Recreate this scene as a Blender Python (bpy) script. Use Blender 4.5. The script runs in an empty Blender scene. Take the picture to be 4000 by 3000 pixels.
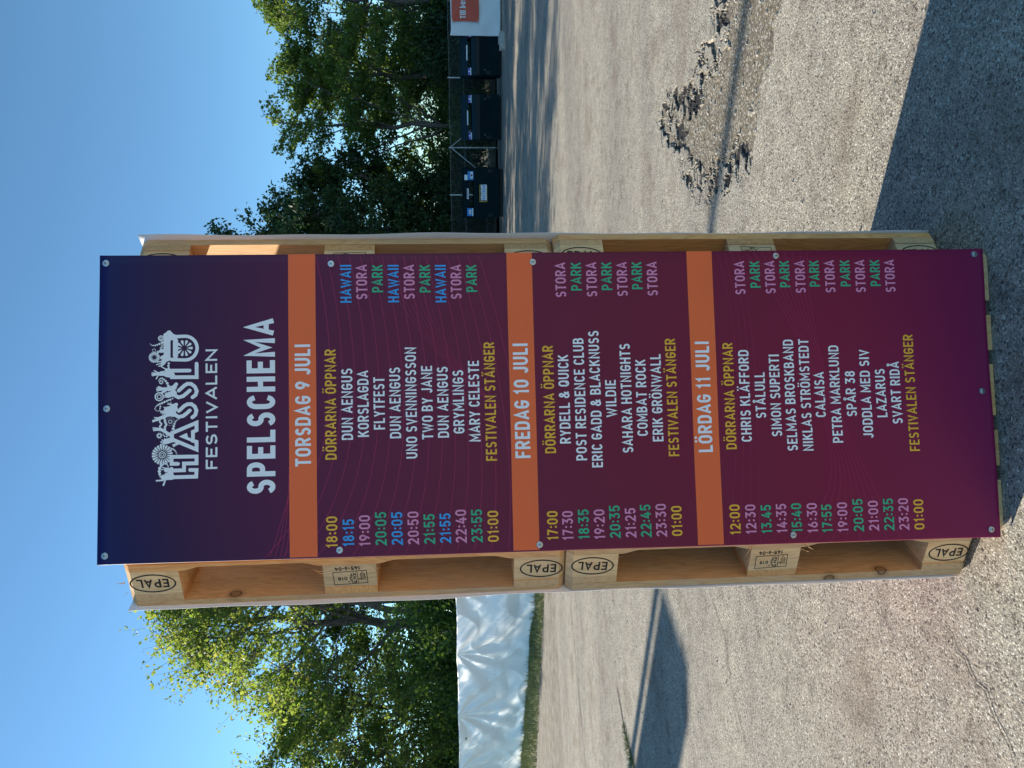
import bpy, bmesh, math, random
import numpy as np
from mathutils import Vector, Matrix
C = bpy.context.scene.collection
scene = bpy.context.scene
rad = math.radians

# ---------------------------------------------------------------- camera (held upright-phone turned: world up is image left)
cam_d = bpy.data.cameras.new('camera'); cam = bpy.data.objects.new('camera', cam_d); C.objects.link(cam)
CP = Vector((-0.08559, -2.02484, 1.51156)); YAW, PITCH, ROLL = 0.06295, -0.077895, -0.019799
f0 = Vector((math.sin(YAW), math.cos(YAW), 0)); r0 = Vector((math.cos(YAW), -math.sin(YAW), 0)); u0 = Vector((0, 0, 1))
fw = f0*math.cos(PITCH) + u0*math.sin(PITCH); u1 = u0*math.cos(PITCH) - f0*math.sin(PITCH)
rt = r0*math.cos(ROLL) + u1*math.sin(ROLL); up = u1*math.cos(ROLL) - r0*math.sin(ROLL)
M = Matrix((-up, rt, -fw)).transposed().to_4x4(); M.translation = CP
cam.matrix_world = M
cam_d.sensor_width = 36; cam_d.lens = 36*2992.1/4000
cam_d.clip_start = 0.05; cam_d.clip_end = 6000
scene.camera = cam
scene.render.resolution_x = 1024; scene.render.resolution_y = 768

# ---------------------------------------------------------------- daylight
SUN_H = Vector((-0.842, 0.539, 0)).normalized(); SUN_EL = rad(25.5)
world = bpy.data.worlds.new('World'); scene.world = world; world.use_nodes = True
wn = world.node_tree.nodes; wl = world.node_tree.links; wn.clear()
wo = wn.new('ShaderNodeOutputWorld'); bg = wn.new('ShaderNodeBackground'); sky = wn.new('ShaderNodeTexSky')
sky.sky_type = 'NISHITA'; sky.sun_disc = False; sky.sun_elevation = SUN_EL
sky.sun_rotation = math.atan2(SUN_H.x, SUN_H.y)
sky.air_density = 0.75; sky.dust_density = 0.05; sky.ozone_density = 3.6; sky.altitude = 0
bg.inputs[1].default_value = 0.112
tint = wn.new('ShaderNodeMix'); tint.data_type = 'RGBA'; tint.blend_type = 'MULTIPLY'; tint.inputs[0].default_value = 1; tint.inputs[7].default_value = (0.82, 1.03, 0.96, 1)
wl.new(sky.outputs[0], tint.inputs[6]); wl.new(tint.outputs[2], bg.inputs[0]); wl.new(bg.outputs[0], wo.inputs[0])
sl = bpy.data.lights.new('sun', 'SUN'); sl.energy = 5.0; sl.angle = rad(0.6); sl.color = (1.0, 0.925, 0.79)
so = bpy.data.objects.new('sun', sl); C.objects.link(so)
sd = Vector((SUN_H.x*math.cos(SUN_EL), SUN_H.y*math.cos(SUN_EL), math.sin(SUN_EL)))
so.rotation_euler = sd.to_track_quat('Z', 'Y').to_euler(); so.location = sd*60
scene.view_settings.view_transform = 'Standard'; scene.view_settings.look = 'None'
scene.view_settings.exposure = 0.95; scene.view_settings.gamma = 1; scene.view_settings.use_curve_mapping = False

# ---------------------------------------------------------------- helpers
def tag(o, label=None, cat=None, group=None, kind=None):
    if label: o['label'] = label
    if cat: o['category'] = cat
    if group: o['group'] = group
    if kind: o['kind'] = kind
    return o

def link(name, me, mat=None, parent=None, loc=None, rot=None):
    o = bpy.data.objects.new(name, me); C.objects.link(o)
    if mat is not None and me is not None and len(me.materials) == 0: me.materials.append(mat)
    if parent is not None: o.parent = parent
    if loc is not None: o.location = loc
    if rot is not None: o.rotation_euler = rot
    return o

def empty(name, loc=(0, 0, 0), rotz=0):
    o = bpy.data.objects.new(name, None); C.objects.link(o); o.location = loc; o.rotation_euler = (0, 0, rotz); o.empty_display_size = .1
    return o

class MB:
    def __init__(s): s.v = []; s.f = []
    def face(s, pts):
        n = len(s.v); s.v += [tuple(p) for p in pts]; s.f.append(tuple(range(n, n+len(pts)))); return s
    def box(s, c, d, ax=None, cham=0):
        c = Vector(c); hx, hy, hz = d[0]/2, d[1]/2, d[2]/2
        ax = ax or (Vector((1, 0, 0)), Vector((0, 1, 0)), Vector((0, 0, 1)))
        n = len(s.v)
        for z in (-hz, hz):
            for x, y in ((-hx, -hy), (hx, -hy), (hx, hy), (-hx, hy)):
                s.v.append(tuple(c + ax[0]*x + ax[1]*y + ax[2]*z))
        s.f += [(n+3, n+2, n+1, n), (n+4, n+5, n+6, n+7), (n, n+1, n+5, n+4), (n+1, n+2, n+6, n+5), (n+2, n+3, n+7, n+6), (n+3, n, n+4, n+7)]
        return s
    def prism(s, poly, z0, z1):   # poly ccw in xy
        n = len(s.v); k = len(poly)
        s.v += [(x, y, z0) for x, y in poly] + [(x, y, z1) for x, y in poly]
        s.f += [tuple(n+i for i in reversed(range(k))), tuple(n+k+i for i in range(k))]
        s.f += [(n+i, n+(i+1) % k, n+k+(i+1) % k, n+k+i) for i in range(k)]
        return s
    def tube(s, pts, rs, seg=6, cap=True):
        pts = [Vector(p) for p in pts]
        if not hasattr(rs, '__len__'): rs = [rs]*len(pts)
        n0 = len(s.v)
        for i, p in enumerate(pts):
            t = (pts[min(i+1, len(pts)-1)] - pts[max(i-1, 0)]).normalized()
            a = t.orthogonal().normalized() if i == 0 else (a - t*a.dot(t)).normalized()
            b = t.cross(a)
            for k in range(seg):
                an = 2*math.pi*k/seg
                s.v.append(tuple(p + (a*math.cos(an) + b*math.sin(an))*rs[i]))
        for i in range(len(pts)-1):
            for k in range(seg):
                q = n0+i*seg
                s.f.append((q+k, q+(k+1) % seg, q+seg+(k+1) % seg, q+seg+k))
        if cap:
            s.f.append(tuple(n0+k for k in reversed(range(seg))))
            s.f.append(tuple(n0+(len(pts)-1)*seg+k for k in range(seg)))
        return s
    def mesh(s, name, smooth=False):
        me = bpy.data.meshes.new(name); me.from_pydata(s.v, [], s.f)
        if smooth: me.shade_smooth()
        me.update(); return me
    def build(s, name, mat, parent=None, smooth=False, **k):
        return link(name, s.mesh(name, smooth), mat, parent, **k)

def np_mesh(name, V, F, smooth=False):   # V (n,3), F (m,4) or (m,3)
    me = bpy.data.meshes.new(name); k = F.shape[1]
    me.vertices.add(len(V)); me.vertices.foreach_set('co', np.asarray(V, np.float32).ravel())
    me.loops.add(F.size); me.loops.foreach_set('vertex_index', F.astype(np.int32).ravel())
    me.polygons.add(len(F)); me.polygons.foreach_set('loop_start', np.arange(0, F.size, k, dtype=np.int32))
    me.polygons.foreach_set('use_smooth', np.full(len(F), smooth))
    me.update(calc_edges=True); me.validate(); return me

# ---------------------------------------------------------------- materials
class NT:
    def __init__(s, name):
        s.m = bpy.data.materials.new(name); s.m.use_nodes = True; s.n = s.m.node_tree.nodes; s.l = s.m.node_tree.links
        s.b = s.n['Principled BSDF']; s.o = s.n['Material Output']
    def N(s, t, **kw):
        q = s.n.new(t)
        for k, v in kw.items():
            if k.startswith('i_'):
                key = k[2:]; key = int(key) if key.isdigit() else key.replace('_', ' ')
                if hasattr(v, 'is_linked') or hasattr(v, 'links'): s.l.new(v, q.inputs[key])
                else: q.inputs[key].default_value = v
            else: setattr(q, k, v)
        return q
    def L(s, a, b): s.l.new(a, b)
    def ramp(s, fac, stops, interp='LINEAR'):
        q = s.n.new('ShaderNodeValToRGB'); q.color_ramp.interpolation = interp
        e = q.color_ramp.elements
        while len(e) < len(stops): e.new(0.5)
        for k, (p, c) in enumerate(stops): e[k].position = p; e[k].color = tuple(c)+(1,) if len(c) == 3 else c
        s.L(fac, q.inputs[0]); return q.outputs[0]
    def mix(s, f, a, b, bt='MIX'):
        q = s.n.new('ShaderNodeMix'); q.data_type = 'RGBA'; q.blend_type = bt
        for v, i in ((f, 0), (a, 6), (b, 7)):
            if hasattr(v, 'links'): s.L(v, q.inputs[i])
            else: q.inputs[i].default_value = (tuple(v)+(1,) if hasattr(v, '__len__') and len(v) == 3 else v)
        return q.outputs[2]
    def math(s, op, a, b=0.0, c=None):
        q = s.n.new('ShaderNodeMath'); q.operation = op
        for i, v in enumerate((a, b) if c is None else (a, b, c)):
            if hasattr(v, 'links'): s.L(v, q.inputs[i])
            else: q.inputs[i].default_value = v
        return q.outputs[0]
    def bump(s, h, st=0.5, dist=0.002, prev=None):
        q = s.n.new('ShaderNodeBump'); q.inputs['Strength'].default_value = st; q.inputs['Distance'].default_value = dist
        s.L(h, q.inputs['Height'])
        if prev is not None: s.L(prev, q.inputs['Normal'])
        return q.outputs[0]

def simple(name, col, rough=0.6, metal=0.0, var=0.12, scale=8.0, bump=0.0, spec=0.5, trans=None):
    t = NT(name); tc = t.N('ShaderNodeTexCoord')
    nz = t.N('ShaderNodeTexNoise', i_Scale=scale, i_Detail=6.0); t.L(tc.outputs['Object'], nz.inputs['Vector'])
    lo = tuple(max(0, c*(1-var)) for c in col); hi = tuple(min(1, c*(1+var)) for c in col)
    t.L(t.ramp(nz.outputs[0], [(0.3, lo), (0.7, hi)]), t.b.inputs['Base Color'])
    t.b.inputs['Roughness'].default_value = rough; t.b.inputs['Metallic'].default_value = metal
    t.b.inputs['Specular IOR Level'].default_value = spec
    if bump: t.L(t.bump(nz.outputs[0], bump, 0.01), t.b.inputs['Normal'])
    return t.m

def wood(name, c_lo, c_hi, knot=(0.10, 0.045, 0.02), grey=0.0):
    t = NT(name); tc = t.N('ShaderNodeTexCoord'); oi = t.N('ShaderNodeObjectInfo')
    add = t.N('ShaderNodeVectorMath', operation='MULTIPLY_ADD')
    t.L(oi.outputs['Random'], add.inputs[0]); add.inputs[1].default_value = (17.0, 9.0, 5.0); t.L(tc.outputs['Object'], add.inputs[2])
    P = add.outputs[0]
    mp = t.N('ShaderNodeMapping'); mp.inputs['Scale'].default_value = (2.4, 16, 16); t.L(P, mp.inputs[0])
    n1 = t.N('ShaderNodeTexNoise', i_Scale=1.0, i_Detail=3.0, i_Distortion=0.35); t.L(mp.outputs[0], n1.inputs['Vector'])
    ring = t.math('FRACT', t.math('MULTIPLY', n1.outputs[0], 11.0))
    ringc = t.ramp(ring, [(0.0, (0.25,)*3), (0.55, (1,)*3), (0.9, (0.75,)*3), (1.0, (0.2,)*3)])
    mp2 = t.N('ShaderNodeMapping'); mp2.inputs['Scale'].default_value = (18, 420, 420); t.L(P, mp2.inputs[0])
    n2 = t.N('ShaderNodeTexNoise', i_Scale=1.0, i_Detail=4.0); t.L(mp2.outputs[0], n2.inputs['Vector'])
    base = t.mix(ringc, c_lo, c_hi)
    base = t.mix(t.ramp(n2.outputs[0], [(0.3, (0.45,)*3), (0.7, (0,)*3)]), base, tuple(c*0.72 for c in c_lo))
    # per-board tone
    tone = t.ramp(oi.outputs['Random'], [(0, (0.80, 0.78, 0.76)), (0.5, (1.0, 0.98, 0.95)), (1, (1.12, 1.02, 0.90))])
    base = t.mix(1.0, base, tone, 'MULTIPLY')
    # knots
    mk = t.N('ShaderNodeMapping'); mk.inputs['Scale'].default_value = (6.0, 8, 8); t.L(P, mk.inputs[0])
    vk = t.N('ShaderNodeTexVoronoi', i_Scale=1.0); t.L(mk.outputs[0], vk.inputs['Vector'])
    vs = t.N('ShaderNodeSeparateColor'); t.L(vk.outputs['Color'], vs.inputs[0])
    kk = t.math('MULTIPLY', t.ramp(vk.outputs['Distance'], [(0.0, (.75,)*3), (0.07, (.55,)*3), (0.095, (1,)*3), (0.12, (0.3,)*3), (0.2, (0,)*3)]), t.ramp(vs.outputs[0], [(.62, (0,)*3), (.66, (1,)*3)]))
    base = t.mix(kk, base, knot)
    big = t.N('ShaderNodeTexNoise', i_Scale=3.0, i_Detail=3.0); t.L(P, big.inputs['Vector'])
    base = t.mix(t.ramp(big.outputs[0], [(0.45, (0,)*3), (0.75, (0.35+grey,)*3)]), base, (0.44, 0.36, 0.27))
    t.L(base, t.b.inputs['Base Color']); t.b.inputs['Roughness'].default_value = 0.75; t.b.inputs['Specular IOR Level'].default_value = 0.25
    t.L(t.bump(n2.outputs[0], 0.5, 0.0012, t.bump(ring, 0.25, 0.0008)), t.b.inputs['Normal'])
    return t.m

WOOD = wood('pine_board', (0.64, 0.29, 0.095), (0.84, 0.49, 0.21))
WOODB = wood('pressed_pine_block', (0.68, 0.43, 0.21), (0.90, 0.65, 0.37))
WOODG = wood('weathered_pine', (0.58, 0.34, 0.16), (0.76, 0.50, 0.26), grey=0.3)
INK = simple('burnt_ink', (0.016, 0.010, 0.009), 0.8, var=0.3, scale=300)
STEEL = simple('screw_steel', (0.55, 0.57, 0.58), 0.35, 0.9)
DARKSTEEL = simple('nail_steel', (0.12, 0.10, 0.09), 0.5, 0.7)

# ---------------------------------------------------------------- stroke lettering (condensed grotesque, drawn as ribbons)
def arc(cx, cy, rx, ry, a0, a1, n=7):
    return [(cx+rx*math.cos(rad(a0+(a1-a0)*i/n)), cy+ry*math.sin(rad(a0+(a1-a0)*i/n))) for i in range(n+1)]
RO = .30
_O = arc(.5, 1-RO, .5, RO, 0, 180, 8) + arc(.5, RO, .5, RO, 180, 360, 8)
_S = arc(.5, .735, .46, .265, 25, 180, 7)[:-1] + [(.05, .70)] + arc(.5, .735, .45, .235, 200, 262, 3)[1:] + arc(.5, .265, .5, .25, 78, 0, 4) + arc(.5, .265, .5, .265, 0, -155, 7)[1:]
_C = arc(.5, 1-RO, .5, RO, 15, 180, 8) + arc(.5, RO, .5, RO, 180, 345, 8)
GL = {
 'A': (.62, [[(-.04, 0), (.5, 1), (1.04, 0)], [(.3, .26), (.7, .26)]]),
 'B': (.56, [[(.5, .53), (0, .53)], [(0, .5), (0, 0)] + [(.45, 0)] + arc(.5, .265, .5, .265, -80, 80, 7) + [(.45, .53)] , [(0, .5), (0, 1), (.45, 1)] + arc(.48, .765, .44, .235, 80, -80, 7)]),
 'C': (.54, [_C]),
 'D': (.57, [[(0, .5), (0, 1), (.4, 1)] + arc(.5, .68, .5, .32, 85, 0, 6) + arc(.5, .32, .5, .32, 0, -85, 6) + [(.4, 0), (0, 0), (0, .5)]]),
 'E': (.50, [[(1, 1), (0, 1), (0, 0), (1, 0)], [(0, .52), (.82, .52)]]),
 'F': (.48, [[(1, 1), (0, 1), (0, -.08)], [(0, .50), (.82, .50)]]),
 'G': (.56, [_C[:-1] + [(1, .3), (1, .47), (.52, .47)]]),
 'H': (.58, [[(0, -.09), (0, 1.09)], [(1, -.09), (1, 1.09)], [(0, .52), (1, .52)]]),
 'I': (.19, [[(.5, -.09), (.5, 1.09)]]),
 'J': (.46, [[(1, 1.09), (1, .3)] + arc(.5, .28, .5, .28, 0, -160, 7)]),
 'K': (.58, [[(0, -.09), (0, 1.09)], [(.98, 1.07), (.05, .42)], [(.38, .62), (1.0, -.07)]]),
 'L': (.47, [[(0, 1.09), (0, 0), (1, 0)]]),
 'M': (.72, [[(0, -.09), (0, 1), (.5, .25), (1, 1), (1, -.09)]]),
 'N': (.60, [[(0, -.09), (0, 1), (1, 0), (1, 1.09)]]),
 'O': (.57, [_O + ['c']]),
 'P': (.54, [[(0, -.09), (0, 1), (.5, 1)] + arc(.55, .72, .45, .28, 80, -80, 8) + [(.5, .44), (0, .44)]]),
 'Q': (.57, [_O + ['c'], [(.55, .3), (1.02, -.08)]]),
 'R': (.56, [[(0, -.09), (0, 1), (.5, 1)] + arc(.55, .74, .45, .26, 80, -80, 8) + [(.5, .48), (0, .48)], [(.5, .45), (1, -.08)]]),
 'S': (.54, [_S]),
 'T': (.52, [[(0, 1), (1, 1)], [(.5, 1), (.5, -.09)]]),
 'U': (.57, [[(0, 1.09), (0, RO)] + arc(.5, RO, .5, RO, 180, 360, 8) + [(1, 1.09)]]),
 'V': (.58, [[(-.03, 1.09), (.5, 0), (1.03, 1.09)]]),
 'W': (.84, [[(-.02, 1.09), (.27, 0), (.5, .85), (.73, 0), (1.02, 1.09)]]),
 'X': (.56, [[(0, 0), (1, 1)], [(0, 1), (1, 0)]]),
 'Y': (.56, [[(0, 1.08), (.5, .42), (1, 1.08)], [(.5, .46), (.5, -.09)]]),
 'Z': (.52, [[(0, 1), (1, 1), (0, 0), (1, 0)]]),
 '0': (.54, [_O + ['c']]),
 '1': (.32, [[(.0, .80), (.75, 1.0), (.75, -.09)]]),
 '2': (.53, [arc(.5, .72, .5, .28, 165, 0, 7) + [(.97, .58), (0, 0), (1, 0)]]),
 '3': (.53, [[(0, 1), (.95, 1), (.42, .58)] + arc(.5, .29, .5, .29, 80, -160, 9)]),
 '4': (.57, [[(.55, 1.08), (0, .24), (1.05, .24)], [(.76, .55), (.76, -.09)]]),
 '5': (.53, [[(.95, 1), (.1, 1), (.06, .52)] + arc(.48, .31, .52, .31, 110, -155, 9)]),
 '6': (.54, [[(.62, 1.06), (.08, .42)] + arc(.5, .30, .5, .30, 165, 525, 12)]),
 '7': (.50, [[(0, 1), (1, 1), (.32, -.09)]]),
 '8': (.54, [arc(.5, .27, .5, .27, 0, 360, 12)[:-1] + ['c'], arc(.5, .77, .42, .23, 0, 360, 12)[:-1] + ['c']]),
 '9': (.54, [[(.38, -.06), (.92, .58)] + arc(.5, .70, .5, .30, -15, 345, 12)]),
 ':': (.20, ['.', .15, '.', .68]), '.': (.20, ['.', .06]), '-': (.34, [[(0, .45), (1, .45)]]),
 '&': (.66, [[(1.02, -.05), (.2, .68)] + arc(.42, .80, .25, .2, 200, -20, 7) + [(.5, .57), (.1, .40)] + arc(.38, .24, .38, .24, 150, 300, 6) + [(.98, .50)]]),
 # lower case for the bus sign
 'i': (.19, [[(.5, -.09), (.5, .72)], '.', 1.0]), 'l': (.19, [[(.5, -.09), (.5, 1.09)]]),
 'b': (.52, [[(0, -.09), (0, 1.09)], arc(.5, .36, .5, .36, 0, 360, 12)[:-1] + ['c']]),
 'u': (.52, [[(0, .8), (0, .3)] + arc(.5, .30, .5, .30, 180, 360, 8) + [(1, .8)], [(1, .4), (1, -.09)]]),
 's': (.44, [[(x, y*.72) for x, y in _S]]),
}
def ribbon(mb, pts, w, z, closed=False, roundcap=False, caps=None):
    # pts 2D, ribbon of width w at height z (drawn in local x,y)
    P = [Vector((p[0], p[1])) for p in pts]
    Q = [P[0]]
    for q in P[1:]:
        if (q-Q[-1]).length > w*0.02: Q.append(q)
    P = Q
    if closed and (P[0]-P[-1]).length < w*0.05: P = P[:-1]
    n = len(P)
    if n < 2: return
    if caps is not None and not closed:
        for e, q in ((0, 1), (-1, -2)):
            d = (P[e]-P[q]).normalized(); ax = min(abs(d.x), abs(d.y)) < .12
            P[e] = P[e] + d*w*(.5 if ax else caps)
    A = []; B = []
    for i in range(n):
        a = P[i-1] if (i > 0 or closed) else None; b = P[(i+1) % n] if (i < n-1 or closed) else None
        d1 = (P[i]-a).normalized() if a is not None else None; d2 = (b-P[i]).normalized() if b is not None else None
        if d1 is None: d1 = d2
        if d2 is None: d2 = d1
        n1 = Vector((-d1.y, d1.x)); n2 = Vector((-d2.y, d2.x)); m = n1+n2
        if m.length < 1e-4: m = n1
        m.normalize(); k = min(1/max(m.dot(n1), .35), 2.3)
        A.append(P[i]+m*k*w/2); B.append(P[i]-m*k*w/2)
    rng = range(n) if closed else range(n-1)
    for i in rng:
        j = (i+1) % n
        mb.face([(B[i].x, B[i].y, z), (B[j].x, B[j].y, z), (A[j].x, A[j].y, z), (A[i].x, A[i].y, z)])
    if roundcap:
        for p in ((P[0], P[-1])): disc(mb, p.x, p.y, w/2, z+0.00003)
def disc(mb, x, y, r, z, n=12):
    mb.face([(x+r*math.cos(2*math.pi*k/n), y+r*math.sin(2*math.pi*k/n), z) for k in range(n)])
def annulus(mb, x, y, r0_, r1_, z, n=20):
    for k in range(n):
        a, b = 2*math.pi*k/n, 2*math.pi*(k+1)/n
        mb.face([(x+r0_*math.cos(a), y+r0_*math.sin(a), z), (x+r1_*math.cos(a), y+r1_*math.sin(a), z), (x+r1_*math.cos(b), y+r1_*math.sin(b), z), (x+r0_*math.cos(b), y+r0_*math.sin(b), z)])

def text_mb(s, x0, x1, y, h, bold, z0=0.0, zs=0.00008):
    """lettering whose left and right ends are x0 and x1, baseline y, cap height h"""
    t = bold*h; mb = MB(); gap = .13; adv = []; x = 0
    norm = {'Å': 'A', 'Ä': 'A', 'Ö': 'O'}
    for ch in s:
        if ch == ' ': adv.append((x, 0)); x += .30; continue
        w = GL[norm.get(ch, ch)][0]; adv.append((x, w)); x += w+gap
    tot = x-gap; sc = (x1-x0)/tot/h if tot else 1
    for (gx, w), ch in zip(adv, s):
        if ch == ' ': continue
        g = GL[norm.get(ch, ch)][1]
        L = x0+gx*sc*h+t/2; W = max(w*sc*h-t, t*0.02); B_ = y+t/2; H_ = h-t
        if ch == 'I' or ch in 'il': L = x0+gx*sc*h; W = w*sc*h
        k = 0; i = 0
        while i < len(g):
            it = g[i]
            if it == '.':
                cy = g[i+1]; cx = L+W/2
                disc(mb, cx, B_+H_*cy, t*.62, z0+k*zs, 10); i += 2; k += 1; continue
            cl = it[-1] == 'c'; pts = it[:-1] if cl else it
            ribbon(mb, [(L+W*px, B_+H_*(py if ch in 'ilbus' else min(1, max(0, py)))) for px, py in pts], t, z0+k*zs, cl, False, 0 if ch in 'SCG3569J2&Qs' else (.0 if ch in 'ilbu' else .25)); k += 1; i += 1
        cx = L+W/2; top = y+h
        if ch in 'ÄÖ':
            for sx in (-1, 1): disc(mb, cx+sx*w*sc*h*.22, top+h*.17, t*.52, z0+k*zs, 10)
        if ch == 'Å': annulus(mb, cx, top+h*.12, h*.05, h*.15, z0+k*zs, 10)
    return mb

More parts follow.
